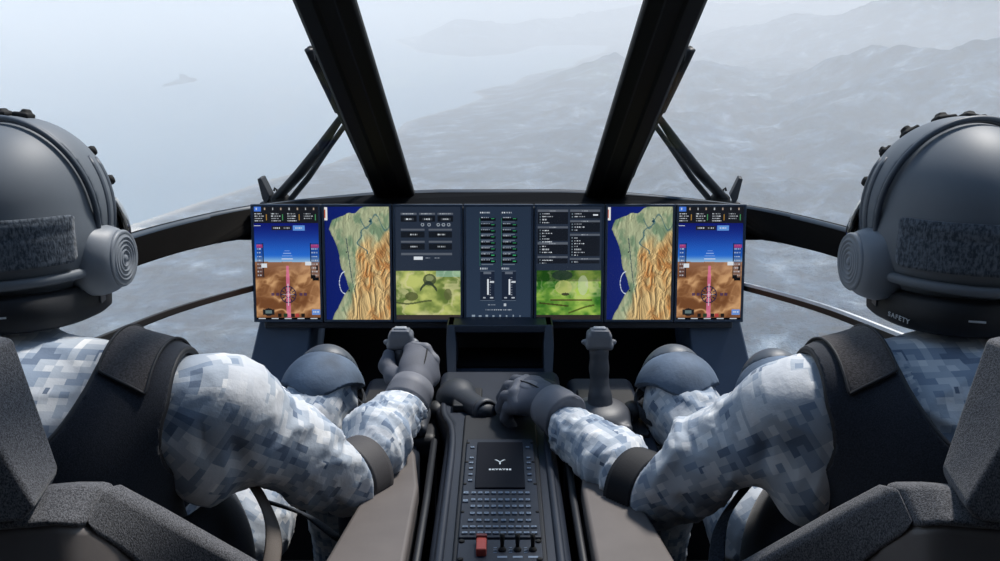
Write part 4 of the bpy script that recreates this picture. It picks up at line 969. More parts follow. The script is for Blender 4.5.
# ------------------------------------------------------------ the two crew members
# every pilot is laid out on the left side of the cockpit; the right one is laid out mirrored and flipped at the end
XF = [None]
def xf(V):
    if XF[0] is None: return V
    c0, sc_, Rm = XF[0]; return c0 + (V - c0) * sc_ @ Rm.T
def put(name, V, Fc, m, parent, s, uv=None, smooth=True):
    V = xf(np.asarray(V, float))
    if s > 0: V = V * np.array([-1, 1, 1]); Fc = [tuple(f)[::-1] for f in Fc]
    o = mesh(name, V, Fc, m, parent, smooth)
    return o
def put_sdf(name, f, m, parent, s, it=1):
    V, Q = f.nets(); V = relax(V, Q, it); return put(name, V, Q, m, parent, s)
def put_bm(name, bm, m, parent, s, smooth=False):
    if XF[0] is not None:
        for v in bm.verts: v.co = Vector(xf(np.array(v.co)[None])[0])
    if s > 0:
        for v in bm.verts: v.co.x *= -1
    return bobj(name, bm, m, parent, smooth)
def bone_uv(o, bones, s):
    """pattern coordinates that follow the limbs: length along the bone, distance round it"""
    me = o.data; n = len(me.polygons); cen = np.zeros(n * 3); me.polygons.foreach_get('center', cen); cen = cen.reshape(-1, 3)
    co = np.zeros(len(me.vertices) * 3); me.vertices.foreach_get('co', co); co = co.reshape(-1, 3)
    if s > 0: cen = cen * [-1, 1, 1]; co = co * [-1, 1, 1]
    best = np.full(n, 9e9); bi = np.zeros(n, int)
    for k, (a, b, r, off, ref) in enumerate(bones):
        a, b = np.array(a), np.array(b); ba = b - a; t = np.clip(((cen - a) @ ba) / (ba @ ba), 0, 1); d = np.linalg.norm(cen - a - t[:, None] * ba, axis=1) - r
        m = d < best; best[m] = d[m]; bi[m] = k
    li = np.zeros(len(me.loops), int); me.loops.foreach_get('vertex_index', li); ls = np.zeros(n, int); me.polygons.foreach_get('loop_start', ls); lt = np.zeros(n, int); me.polygons.foreach_get('loop_total', lt)
    fi = np.repeat(np.arange(n), lt); P = co[li]; UV = np.zeros((len(li), 2)); Cf = cen[fi]
    for k, (a, b, r, off, ref) in enumerate(bones):
        m = bi[fi] == k
        if not m.any(): continue
        if k == len(bones) - 1: UV[m, 0] = P[m, 2] + .5 * P[m, 1] + off; UV[m, 1] = P[m, 0] + off * .37; continue
        a, b = np.array(a), np.array(b); ax = (b - a) / np.linalg.norm(b - a); rf = np.array(ref, float); rf -= ax * (rf @ ax); rf /= np.linalg.norm(rf); bt = np.cross(ax, rf)
        def ang(Q_): q = Q_ - a; return np.arctan2(q @ bt, q @ rf)
        tc_ = ang(Cf[m]); tp = ang(P[m]); tp = tc_ + (tp - tc_ + PI) % (2 * PI) - PI
        UV[m, 0] = (P[m] - a) @ ax + off; UV[m, 1] = tp * max(r, .05) + off * .37
    u = me.uv_layers.new(name='camo'); u.data.foreach_set('uv', UV.astype(np.float32).ravel())
def fold(V, Nn, bones, seed):
    """cloth folds across the limbs, strongest at the bends"""
    disp = np.zeros(len(V)); best = np.full(len(V), 9e9)
    for k, (a, b, r, amp, fold_s) in enumerate(bones):
        a, b = np.array(a), np.array(b); ba = b - a; ln = np.linalg.norm(ba); ax = ba / ln
        t = ((V - a) @ ba) / (ln * ln); tt = np.clip(t, 0, 1); rad = V - a - tt[:, None] * ba; d = np.linalg.norm(rad, axis=1) - r
        e0 = np.array((0, 0, 1.)) if abs(ax[2]) < .9 else np.array((0, 1., 0)); rf = e0 - ax * (ax @ e0); rf /= np.linalg.norm(rf); bt = np.cross(ax, rf); th = np.arctan2(rad @ bt, rad @ rf)
        s_ = t * ln; c_, sn = np.cos(th), np.sin(th)
        wq = fbm(np.stack([s_ * 9, c_ * 1.1 + 4, sn * 1.1], 1), 3, seed + k) - .5
        q = np.stack([s_ / fold_s + wq * 2.6 + .5 * sn, c_ * .9 + 7, sn * .9 + k], 1)
        rg = 1 - np.abs(2 * vnoise(q, seed + 5 + k) - 1); rg2 = 1 - np.abs(2 * vnoise(q * np.array([2.1, 1.8, 1.8]), seed + 9 + k) - 1)
        am = np.interp(tt, np.linspace(0, 1, len(amp)), amp)
        dd = am * ((rg ** 2.2 - .35) + .35 * (rg2 ** 2 - .3)); m = d < best; best[m] = d[m]; disp[m] = dd[m]
    return V + Nn * disp[:, None]
def soften(vals, Q, it):
    n = len(vals); E = np.concatenate([Q[:, [0, 1]], Q[:, [1, 2]], Q[:, [2, 3]], Q[:, [3, 0]]]); E = np.concatenate([E, E[:, ::-1]]); cn = np.bincount(E[:, 0], minlength=n).clip(1)
    for _ in range(it): vals = np.bincount(E[:, 0], weights=vals[E[:, 1]], minlength=n) / cn
    return vals
def torso(f, c, gr=0.0):
    """trunk in a frame centred on x = c"""
    g = gr
    f.ell((c + .02, 1.13, .53), (.185 + g, .14 + g, .13 + g), .05)
    f.ell((c + .03, 1.11, .69), (.185 + g, .135 + g, .17 + g), .06)
    f.ell((c + .01, 1.11, .86), (.20 + g, .138 + g, .17 + g), .06)
    f.cap((c - .20, 1.145, .955), (c + .20, 1.145, .955), .066 + g, k=.07)
    f.ell((c, 1.11, .93), (.17 + g, .115 + g, .10 + g), .06)
    f.cap((c - .12, 1.15, .99), (c, 1.16, .995), .045 + g, .045 + g, .05); f.cap((c + .12, 1.15, .99), (c, 1.16, .995), .045 + g, .045 + g, .05)
    return f
def pilot(s, P):
    u_ = P['u']
    t = thing('person', P['label'], 'person')
    H = P['head']; c = P.get('c', H[0])
    hip = [np.array([c + .11, 1.16, .50]), np.array([c - .09, 1.16, .50])]
    knee = P['knees']; ank = [k + np.array([.0, .10, -.43]) for k in knee]
    S, E, W_ = P['shoulder'], P['elbow'], P['wrist']
    S2 = np.array([2 * c - S[0], S[1], S[2]]); E2 = S2 + np.array([-.05, .10, -.27]); W2 = E2 + np.array([.10, .21, -.10])
    lo = np.array([c - .42, .93, .22]); hi = np.array([max(W_[0], E[0]) + .10, 2.05, 1.36]); hv = .0056
    f = Field(lo, hi, hv); torso(f, c)
    # neck and head (mostly inside the helmet)
    f.cap((c, 1.175, 1.01), (H[0], 1.21, 1.11), .056, .054, .02); f.ell(H + np.array([0, -.005, .01]), (.074, .094, .105), .03); f.ell(H + np.array([0, .055, -.055]), (.052, .05, .05), .03)
    f.ell(H + np.array([0, .098, -.012]), (.012, .016, .020), .012)            # nose
    for q in (-1, 1): f.ell(H + np.array([q * .032, .088, .018]), (.016, .012, .009), .008, op='sub'); f.ell(H + np.array([q * .032, .080, .018]), (.013, .013, .013), .002); f.ell(H + np.array([q * .076, .0, -.008]), (.010, .022, .030), .008)
    f.ell(H + np.array([0, .096, -.052]), (.022, .010, .006), .008); f.ell(H + np.array([0, .104, -.052]), (.020, .006, .0018), .002, op='sub')
    # inner arm (seen), outer arm
    f.chain([S, S * .72 + E * .28, S * .42 + E * .58 + np.array([0, 0, .004]), E], P['ur'], .035)
    for q, r in P['bulge'][1:]: f.ell(q, r, .045)
    f.cap(P['notch'][0], P['notch'][1], P['notch'][2], k=.03, op='sub'); f.ell(*P['bulge'][0], .03)
    f.chain([E, E * .66 + W_ * .34, W_], P['fr'], .028)
    f.chain([S2, S2 * .45 + E2 * .55, E2], [.078, .064, .054], .035); f.chain([E2, E2 * .6 + W2 * .4, W2], [.054, .048, .036], .025)
    for k in range(2):
        f.chain([hip[k], hip[k] * .5 + knee[k] * .5, knee[k]], [.095, .082, .060], .04); f.chain([knee[k], knee[k] * .6 + ank[k] * .4, ank[k]], [.060, .060, .048], .03)
    V, Q = f.nets(); V = relax(V, Q, 2)
    bones = [(S, E, .07, P['uamp'], .034), (E, W_, .05, P['famp'], .020), (S2, E2, .07, [.003, .006, .008], .034), (E2, W2, .05, [.006, .004, .004], .02),
             (hip[0], knee[0], .09, [.007, .006, .008], .045), (knee[0], ank[0], .06, [.006, .004, .004], .03), (hip[1], knee[1], .09, [.007, .006, .008], .045), (knee[1], ank[1], .06, [.006, .004, .004], .03),
             ((c, 1.12, .55), (c, 1.12, .98), .15, [.004, .004, .009], .05), ((c, 1.18, 1.05), (c, 1.25, 1.30), .08, [0, 0, 0], .03)]
    Nn = vnormals(V, Q); Vf = fold(V, Nn, bones, P['seed'])
    bc = (P['band'][0] + P['band'][1]) / 2; bx = P['band'][1] - P['band'][0]; bx = bx / np.linalg.norm(bx); near = np.linalg.norm(V - bc, axis=1) < .085
    calm = (1 - sstep(.012, .026, np.abs((V - bc) @ bx))) * near; gc = P['glove']['cuff']; gx = gc[1] - gc[0]; gx = gx / np.linalg.norm(gx); tq = (V - gc[0]) @ gx
    calm = np.maximum(calm, sstep(-.012, .004, tq) * (np.linalg.norm(V - gc[0], axis=1) < .12)); Vf = V + (Vf - V) * (1 - calm)[:, None] - Nn * (calm * .003)[:, None]
    for (pc, pr, pd) in P['dents']:              # single deep creases
        d = np.linalg.norm((Vf - pc) / pr, axis=1); Vf = Vf - Nn * (pd * np.exp(-d * d * 1.5))[:, None]
    Vf = relax(Vf, Q, 1)
    # cloth is gathered in where the elbow band and the glove cuff hold it
    for (o0, ax0, hw, rr, one) in ((bc, bx, np.linalg.norm(P['band'][1] - P['band'][0]) / 2, min(P['band'][2:]) - .004, 0), (gc[0], gx, .004, gc[2] - .004, 1)):
        q = Vf - o0; tt = q @ ax0; rad = q - tt[:, None] * ax0; rl = np.linalg.norm(rad, axis=1); lim = rr + (np.maximum(np.abs(tt) - hw - .002, 0) if not one else np.maximum(-tt - hw, 0)) * 1.3
        m = (rl > lim) & (rl < .12) & ((np.abs(tt) < .06) if not one else ((tt > -.05) & (tt < .10))); Vf[m] = (Vf - rad * (1 - lim / np.maximum(rl, 1e-6))[:, None])[m]
    body = put('body', Vf, Q, [M_camo, M_skin], t, s)
    ub = [(S + (S - E) * .3, E, .07, 0, (0, -.2, -1)), (E, W_, .05, 3.3, (.3, .5, -1)), (S2, E2, .07, 5.1, (0, 1, 0)), (E2, W2, .05, 7.7, (0, 1, 0)), (hip[0], knee[0], .08, 9.1, (0, .3, -1)), (knee[0], ank[0], .06, 11.2, (0, 1, 0)), (hip[1], knee[1], .08, 13.4, (0, .3, -1)), (knee[1], ank[1], .06, 15.2, (0, 1, 0)),
          ((c, 1.14, .5), (c, 1.14, 1.08), .15, 17.3, (0, 1, 0))]
    bone_uv(body, ub, s)
    cen = np.zeros(len(body.data.polygons) * 3); body.data.polygons.foreach_get('center', cen); cen = cen.reshape(-1, 3); cx = -cen[:, 0] if s > 0 else cen[:, 0]
    hd = (cen[:, 2] > H[2] - .085) & (np.abs(cx - H[0]) < .12); body.data.polygons.foreach_set('material_index', hd.astype(np.int32)); 
    # ---- vest: a shell over the trunk with a wide neck and cut-away arm holes
    f = Field((c - .34, .92, .42), (c + .34, 1.36, 1.14), .0062); torso(f, c, .018)
    f.ell((c + .02, 1.09, .66), (.235, .150, .19), .06); V, Q = f.nets(); V = relax(V, Q, 2)
    x = V[:, 0] - c; y = V[:, 1]; z = V[:, 2]; ax_ = np.abs(x)
    neck = (np.abs(ax_ / .168) ** 2.8 + np.abs((z - 1.10) / .175) ** 2.8) ** (1 / 2.8) - 1                         # wide round neckline at the back
    neck = neck * .15
    armh = (np.hypot((ax_ - .340) / .108, (z - .925) / .132) - 1) * .10; armh = np.where((ax_ < .18), .3, armh)
    out_ = .242 - ax_ + np.where(z < .86, .12, 0)
    g = np.minimum(np.minimum(neck, armh), np.minimum(out_, z - .46)); g = soften(g, Q, 3)
    Vc, Fc = clip(V, Q, g); vest = put('vest', Vc, Fc, M_vest, t, s); m_ = vest.modifiers.new('s', 'SOLIDIFY'); m_.thickness = .007; m_.offset = .5
    Vn = np.array(Vc)
    for lp in loops(Fc):
        if len(lp) < 30: continue
        L_ = Vn[lp]
        for _ in range(4): L_ = (np.roll(L_, 1, 0) + L_ * 2 + np.roll(L_, -1, 0)) / 4
        bm = bmesh.new(); bm_tube(bm, L_[::2], .0052, 8, closed=True); put_bm('vest_piping', bm, M_trim, vest, s, True)
    # broad padded shoulder strap over each shoulder
    f = Field((c - .34, .92, .80), (c + .34, 1.36, 1.16), .0055); torso(f, c, .027); V, Q = f.nets(); V = relax(V, Q, 2); x = V[:, 0] - c
    for q in (1, -1):
        g = np.minimum(.029 - np.abs(x * q - .196 - (V[:, 1] - 1.1) * .05), np.minimum(V[:, 2] - .955, V[:, 1] - 1.062)); g = np.minimum(g, 1.27 - V[:, 1])
        Vc, Fc = clip(V, Q, g)
        if len(Fc) == 0: continue
        o = put('shoulder_strap', Vc, Fc, M_vestpad, vest, s); m_ = o.modifiers.new('s', 'SOLIDIFY'); m_.thickness = .012; m_.offset = -1
        L_ = np.array(Vc)[max(loops(Fc), key=len)]
        for _ in range(3): L_ = (np.roll(L_, 1, 0) + L_ * 2 + np.roll(L_, -1, 0)) / 4
        bm = bmesh.new(); bm_tube(bm, L_[::2], .0022, 6, closed=True); put_bm('strap_edge', bm, M_trim, o, s, True)
    # lower back flap and side buckle strap of the vest
    f = Field((c + .02, .96, .40), (c + .40, 1.48, .92), .007)
    f.ell((c + .115, 1.19, .665), (.185, .19, .205), .03); V, Q = f.nets(); x = V[:, 0] - c; g = np.minimum(np.minimum(x - .12, V[:, 1] - 1.10), .80 - V[:, 2]); Vc, Fc = clip(V, Q, g)
    o = put('vest_side_flap', Vc, Fc, M_vest, vest, s); m_ = o.modifiers.new('s', 'SOLIDIFY'); m_.thickness = .01
    # ---- lap harness web over the thigh
    for (pts, r, m, nm) in P['webs']:
        bm = bmesh.new(); bm_tube(bm, spline(pts, 6), r, 10, .22, up=(.2, .4, 1)); put_bm(nm, bm, m, t, s, True)
    # ---- helmet
    Rz_ = np.array(Euler((math.radians(-2), 0, math.radians(P['yaw']))).to_matrix()); XF[0] = (H, P['hs'], Rz_)
    R0 = H + np.array([0, -.004, .018]); f = Field(H - np.array([.17, .19, .16]), H + np.array([.17, .19, .18]), .0042)
    f.ell(R0, (.120, .146, .134), .01); f.ell(R0 + np.array([0, -.012, -.050]), (.119, .136, .085), .03); f.box(R0 + np.array([0, .03, -.050]), (.112, .085, .060), .05, .03)
    f.ell(H + np.array([0, .10, -.06]), (.085, .11, .085), .02, op='sub'); f.ell(H + np.array([0, .02, -.06]), (.082, .11, .13), .01, op='sub')
    f.half(H + np.array([0, -.05, -.090]), (0, -.18, 1)); shell = put_sdf('helmet', f, M_helmet, t, s, 2); shell['label'] = 'smooth grey flight helmet'
    # raised front shell (visor cover) over the crown and sides
    f = Field(H - np.array([.17, .19, .16]), H + np.array([.17, .21, .18]), .0038)
    f.ell(R0 + np.array([0, .006, 0]), (.1275, .152, .1415), .01); f.half(H + np.array([0, .000, .0]), (0, 1, .16)); f.half(H + np.array([0, 0, -.018]), (0, .12, 1)); f.ell(R0, (.1205, .1465, .1345), .0, op='sub'); f.ell(H + np.array([0, .16, -.05]), (.075, .08, .07), .02, op='sub')
    put_sdf('visor_cover', f, M_helmet, shell, s, 1)
    rim = []
    for a in np.linspace(-.10 * PI, 1.10 * PI, 60): 
        xx, zz = math.cos(a), math.sin(a); yy = .004 - .14 * zz * .16 * 1.0; kx = math.sqrt(max(1 - (yy / .15) ** 2, .1)); rim.append(R0 + np.array([.1265 * kx * xx, yy - .012, .1400 * kx * zz]))
    bm = bmesh.new(); bm_tube(bm, rim, .0045, 8); put_bm('cover_edge', bm, M_helmtrim, shell, s, True)
    # side straps between crown and ear cup
    for q in (1, -1):
        for dy, wd in ((.022, .009), (.050, .008)):
            pts = [R0 + np.array([q * .1275 * math.sqrt(1 - (dy / .152) ** 2) * math.cos(a), dy + .006, .1415 * math.sqrt(1 - (dy / .152) ** 2) * math.sin(a)]) for a in np.linspace(-.12 * PI, .20 * PI, 10)]
            bm = bmesh.new(); bm_tube(bm, pts, [.004] + [wd * .62] * 8 + [.004], 8, .6, up=(1, 0, .01)); put_bm('cup_arm', bm, M_helmtrim, shell, s, True)
        # ear cup: housing, ringed cap
        cc = H + np.array([q * .118, .010, -.052]); f = Field(cc - .085, cc + .085, .0034)
        f.cyl(cc - np.array([q * .035, .0, 0]), cc + np.array([q * .030, .002, 0]), .047, .016, .01); f.ell(cc + np.array([0, -.018, -.004]), (.030, .040, .048), .02); f.box(cc + np.array([-q * .02, -.01, .006]), (.025, .045, .045), .02, .02)
        cup = put_sdf('ear_cup', f, M_cup, shell, s, 2)
        ax = Vector((q, .02, 0)).normalized(); M_ = Vector((0, 0, 1)).rotation_difference(ax).to_matrix().to_4x4(); M_.translation = Vector(cc + np.array([q * .030, .003, 0]))
        prof = [(.043, -.006), (.043, .001), (.0405, .0045), (.038, .003)]
        for r in (.034, .028, .021, .014): prof += [(r, .0035), (r - .001, .0055), (r - .0028, .0055), (r - .0038, .0028)]
        prof += [(.006, .003), (.005, .0055), (.001, .006)]
        bm = bmesh.new(); bm_lathe(bm, prof, M_, 40); put_bm('cup_cap', bm, M_cup, shell, s, True)
        # side knobs
        for (ky, kz) in ((.075, .085), (.085, .040)):
            kp = R0 + np.array([q * .1275 * math.sqrt(max(1 - (ky / .15) ** 2 - (kz / .14) ** 2, .05)), ky, kz]); 
            bm = bmesh.new(); M_ = Vector((0, 0, 1)).rotation_difference(Vector((q, .3, .4)).normalized()).to_matrix().to_4x4(); M_.translation = Vector(kp); bm_lathe(bm, [(.008, -.006), (.008, .006), (.006, .010), (.002, .011)], M_, 16); put_bm('side_knob', bm, M_rubber, shell, s, True)
    # hook-and-loop patch on the back, following the shell
    def patch(name, x0, x1, z0_, z1_, off, m, r=.010, pad=.0):
        nu, nv = 40, 16; V = []; Fc = []
        for a in range(nu + 1):
            for b in range(nv + 1):
                xx = x0 + (x1 - x0) * a / nu; zz = z0_ + (z1_ - z0_) * b / nv
                hx, hz = (x1 - x0) / 2, (z1_ - z0_) / 2; px, pz = xx - (x0 + x1) / 2, zz - (z0_ + z1_) / 2     # round the corners
                ex, ez = max(abs(px) - (hx - r), 0), max(abs(pz) - (hz - r), 0); l = math.hypot(ex, ez)
                if l > r: xx -= math.copysign(ex - ex * r / l, px); zz -= math.copysign(ez - ez * r / l, pz)
                th = xx / .125; k2 = math.sqrt(max(1 - (zz / .134) ** 2, .3)) if zz > -.02 else 1
                V.append(R0 + np.array([math.sin(th) * (.120 * k2 + off), -math.cos(th) * (.146 * k2 + off) - (.004 if zz < 0 else .001), zz]))
        for a in range(nu):
            for b in range(nv): q = a * (nv + 1) + b; Fc.append((q, q + nv + 1, q + nv + 2, q + 1))
        o = put(name, V, Fc, m, shell, s); mm = o.modifiers.new('s', 'SOLIDIFY'); mm.thickness = .003; mm.offset = 0; return o, V
    o, pv = patch('back_patch', -.105, .152, -.062, .006, .006, M_patch); o['label'] = 'rough hook-and-loop patch'
    if s > 0: pass
    # crown clips and strap end
    for (dx, dy, dz, hx) in P['clips']:
        k2 = math.sqrt(max(1 - (dx / .128) ** 2 - (dy / .152) ** 2, .05)); p = R0 + np.array([dx, dy, .1395 * k2 + .004]); n = Vector((dx / .016, dy / .023, k2 / .139 * 1.0)).normalized(); M_ = Vector((0, 0, 1)).rotation_difference(n).to_matrix(); 
        f = Field(p - .035, p + .035, .0016); f.box(p, (hx, .012, .004), .003, .002, R=M_); f.box(p + np.array(n) * .005 + np.array([hx * .3, 0, 0]), (hx * .4, .008, .004), .003, .004, R=M_); f.cap(p + np.array([-hx, 0, 0]), p + np.array([-hx - .006, 0, .001]), .004, k=.004); put_sdf('crown_clip', f, M_rubber, shell, s, 1)
    # lower rim roll and nape pad
    rim = [H + np.array([.1215 * math.cos(a), -.010 + .1435 * math.sin(a), -.062 + .004 * math.sin(a)]) for a in np.linspace(-PI * .97, -PI * .03, 40)]
    bm = bmesh.new(); bm_tube(bm, rim, .0062, 10, 1.2); put_bm('rim_roll', bm, M_helmet, shell, s, True)
    f = Field(H - np.array([.15, .17, .17]), H + np.array([.15, .06, -.05]), .004); f.ell(H + np.array([0, -.035, -.095]), (.100, .088, .034), .01); f.ell(H + np.array([0, -.02, -.10]), (.07, .07, .05), .005, op='sub'); put_sdf('nape_pad', f, M_helmtrim, shell, s, 1)
    # visor at the front, edge just in view
    f = Field(H + np.array([-.15, .02, -.12]), H + np.array([.15, .20, .07]), .004); f.ell(H + np.array([0, .035, -.022]), (.136, .142, .11), 0); f.ell(H + np.array([0, .03, -.025]), (.131, .137, .106), .0, op='sub'); f.half(H + np.array([0, .060, 0]), (0, 1, 0)); f.half(H + np.array([0, .1, -.075]), (0, .0, 1)); f.half(H + np.array([0, .1, .03]), (0, .0, -1)); put_sdf('visor', f, M_visor, shell, s, 1)
    XF[0] = None
    # ---- black band round the neck under the helmet
    cb = H + np.array([0, -.018, -.104]); ea, eb = .094, .116
    def ringp(a, r, z): 
        k_ = (abs(math.cos(a)) ** 2.6 + abs(math.sin(a)) ** 2.6) ** (-1 / 2.6); return cb + np.array([(ea + r) * k_ * math.cos(a), (eb + r) * k_ * math.sin(a), z - .07 * (eb * k_ * math.sin(a)) * 1.0])
    prof = [(-.016, -.014), (-.008, -.0235), (.002, -.024), (.009, -.018), (.0105, 0), (.009, .018), (.002, .024), (-.008, .0235), (-.016, .014)]
    bm = bmesh.new(); rg_ = [[bm.verts.new(Vector(ringp(2 * PI * i_ / 72, r, z))) for r, z in prof] for i_ in range(72)]
    for i_ in range(72):
        A__, B__ = rg_[i_], rg_[(i_ + 1) % 72]
        for q in range(len(prof)): bm.faces.new([A__[q], A__[(q + 1) % len(prof)], B__[(q + 1) % len(prof)], B__[q]])
    band = put_bm('neck_band', bm, M_band, t, s, True)
    def tagbox(name, a, hx, hz, z, m):
        p = ringp(a, .0108, z); n = p - ringp(a, 0, z); n[2] = 0; n /= np.linalg.norm(n); M_ = frame(p, np.cross(n, (0, 0, 1)), (0, 0, 1)); bm = bmesh.new(); bm_box(bm, (0, 0, 0), (hx, .0007, hz), M_); return put_bm(name, bm, m, band, s)
    tagbox('band_patch', math.radians(8), .011, .010, .004, M_helmtrim); tagbox('band_tag', math.radians(-72), .010, .0012, .0, M_print)
    if s > 0:
        ag = math.radians(-24); p = ringp(ag, .0116, -.010); q = ringp(ag + .05, .0116, -.010) - ringp(ag - .05, .0116, -.010); ang_ = math.atan2(q[1], -q[0]); 
        text('band_text', 'SAFETY', (-p[0], p[1], p[2]), .0090, M_print, band, rot=(math.radians(90), 0, ang_ + (0 if math.cos(ang_) * 1 > 0 and math.sin(ang_) < 0 else PI)), sx=1.25)
    # ---- elbow band, gloves, knee pads
    a, b, r0, r1 = P['band']; ax = (b - a) / np.linalg.norm(b - a); M_ = Vector((0, 0, 1)).rotation_difference(Vector(ax)).to_matrix().to_4x4(); M_.translation = Vector(a); ln = np.linalg.norm(b - a)
    prof = [(r0 - .006, 0)]; kN = 7 if s < 0 else 9
    for i in range(kN + 1): 
        q = i / kN; rr = r0 + (r1 - r0) * q; prof += [(rr + (.0006 if s < 0 else .0022), ln * (q - .045)), (rr - (.0004 if s < 0 else .0015), ln * q)] if 0 < i < kN else [(rr, ln * q)]
    prof += [(r1 - .006, ln)]
    bm = bmesh.new(); bm_lathe(bm, prof, M_, 48)
    o = put_bm('sleeve_band', bm, P['bandmat'], t, s, True); o['label'] = 'ribbed band worn round the sleeve at the elbow' if s > 0 else 'plain grey band worn round the sleeve at the elbow'
    g = P['glove']; pts = np.concatenate([np.array(x_).reshape(-1, 3) for x_ in ([g['wrist']], g['knuckles'], *[q for q in g['fingers']], g['thumb'])])
    f = Field(pts.min(0) - .05, pts.max(0) + .05, .0024); kn = g['knuckles']; wr = g['wrist']; pal = g['palm']
    f.ell(pal[0], pal[1], .02, R=pal[2])
    for q in kn: f.cap(wr + (q - wr) * .12, q, .017, .0145, .018)
    for fi, F_ in enumerate(g['fingers']): f.chain([kn[fi]] + list(F_), [.0135, .0122, .0112, .0098][:len(F_) + 1], .0025)
    f.chain(g['thumb'], [.019, .0165, .0145, .012][:len(g['thumb'])], .010)
    f.cap(g['cuff'][0], wr + (wr - g['cuff'][0]) * .1, g['cuff'][2], .030, .012)
    glv = put_sdf('glove', f, M_glove, t, s, 1)
    for (pc, pr, R_) in g['pads']:
        f = Field(pc - max(pr) - .01, pc + max(pr) + .01, .002); f.ell(pc, pr, 0, R=R_); put_sdf('glove_pad', f, M_glovepad, glv, s, 1)
    up = g['pads'][0][0] - pal[0]; up = up / np.linalg.norm(up)
    kp = [q + up * .009 for q in kn]; f = Field(np.min(kp, 0) - .03, np.max(kp, 0) + .03, .0018); f.chain(kp, [.0095, .0105, .0105, .0085], .006); put_sdf('knuckle_guard', f, M_glovepad, glv, s, 1)
    for fi, F_ in enumerate(g['fingers']):
        q0 = kn[fi] * .55 + F_[0] * .45 + up * .0065; q1 = kn[fi] * .10 + F_[0] * .90 + up * .0060; f = Field(np.minimum(q0, q1) - .02, np.maximum(q0, q1) + .02, .0016); f.cap(q0, q1, .0078, .0070, .002); put_sdf('finger_pad', f, M_glovepad, glv, s, 1)
    sm = spline([wr * .8 + kn[1] * .2 + up * .0275, wr * .45 + kn[1] * .55 + up * .0265, kn[1] + up * .018], 6); bm = bmesh.new(); bm_tube(bm, sm, .0014, 6); put_bm('glove_seam', bm, M_rubber, glv, s, True)
    a, b, r0 = g['cuff'][0], g['cuff'][1], g['cuff'][2]; ax = (b - a) / np.linalg.norm(b - a); M_ = Vector((0, 0, 1)).rotation_difference(Vector(ax)).to_matrix().to_4x4(); M_.translation = Vector(a); ln = np.linalg.norm(b - a)
    bm = bmesh.new(); bm_lathe(bm, [(r0 - .005, -.002), (r0 + .001, -.002), (r0 + .003, .002), (r0 + .001, ln * .45), (r0 + .002, ln * .5), (r0 - .001, ln), (r0 - .006, ln + .002)], M_, 36); put_bm('glove_cuff', bm, M_glovepad, glv, s, True)
    # outer hand, resting on the thigh (glove with fingers)
    d = np.array([.25, .9, -.25]); d /= np.linalg.norm(d); sd = np.array([.95, -.25, -.1]); f = Field(W2 - .16, W2 + .16, .003); f.chain([W2, W2 + d * .05], [.034, .034], .02, flat=((0, 0, 1), 1.5))
    for q in range(4): k0 = W2 + d * .075 + sd * (q - 1.5) * .021; f.cap(W2 + d * .02 + sd * (q - 1.5) * .012, k0, .018, .013, .015); f.chain([k0, k0 + d * (.036 - .004 * abs(q - 1)) + np.array([0, 0, -.006]), k0 + d * (.058 - .005 * abs(q - 1)) + np.array([0, 0, -.026])], [.0115, .0105, .0095], .004)
    f.chain([W2 + d * .02 + sd * .025, W2 + d * .045 + sd * .048, W2 + d * .075 + sd * .055], [.016, .0135, .0115], .008); put_sdf('glove', f, M_glove, t, s, 1)
    for k in range(2):
        kc = knee[k]; kd = np.array([0, .35, .94]); f = Field(kc - .13, kc + .13, .0042)
        f.ell(kc + np.array([0, .010, .004]), (.074, .075, .078), .02); V, Q = f.nets(); V = relax(V, Q, 2); q = V - kc
        g = q[:, 2] * .9 + q[:, 1] * .45 - .012 + .014 * np.cos(q[:, 0] / .074 * 3.4); Vc, Fc = clip(V, Q, soften(g, Q, 2))
        sh = put('knee_pad', Vc, Fc, M_knee, t, s); m_ = sh.modifiers.new('s', 'SOLIDIFY'); m_.thickness = .010; m_.offset = 1
        L_ = np.array(Vc)[max(loops(Fc), key=len)]
        for _ in range(3): L_ = (np.roll(L_, 1, 0) + L_ * 2 + np.roll(L_, -1, 0)) / 4
        bm = bmesh.new(); bm_tube(bm, L_[::2] + np.array([0, -.002, .004]), .0065, 8, closed=True); put_bm('pad_edge', bm, M_knee, sh, s, True)
        f2 = Field(kc - .15, kc + .15, .0042)
        f2.ell(kc + np.array([.004, .038, .020]), (.066, .060, .078), .02); f2.ell(kc + np.array([0, .010, .004]), (.081, .081, .084), .004, op='sub'); f2.half(kc + np.array([0, 0, .03]), (0, .3, 1))
        put_sdf('pad_cap', f2, M_helmtrim, sh, s, 2)
        # straps behind the knee
        for dz in (-.02, -.055):
            pts = [kc + np.array([.078 * math.cos(a), .02 + .072 * math.sin(a) - dz * .2, dz + .02 * math.sin(a)]) for a in np.linspace(0, 2 * PI, 24, endpoint=False)]
            bm = bmesh.new(); bm_tube(bm, pts, .004, 8, 3.0, closed=True); put_bm('knee_strap', bm, M_strap, sh, s, True)
        f = Field(ank[k] - np.array([.08, .10, .12]), ank[k] + np.array([.08, .24, .08]), .006); f.cap(ank[k] + np.array([0, 0, .03]), ank[k] + np.array([0, 0, -.05]), .055, .052, .02); f.cap(ank[k] + np.array([0, .02, -.06]), ank[k] + np.array([0, .16, -.055]), .045, .04, .04); f.half(ank[k] + np.array([0, 0, -.095]), (0, 0, 1)); put_sdf('boot', f, M_rubber, t, s, 1)
    return t
A_ = at
def rot(ax, up=(0, 0, 1)): 
    z = Vector(ax).normalized(); x = Vector(up).cross(z).normalized(); y = z.cross(x); return np.array(Matrix((x, y, z)).transposed())
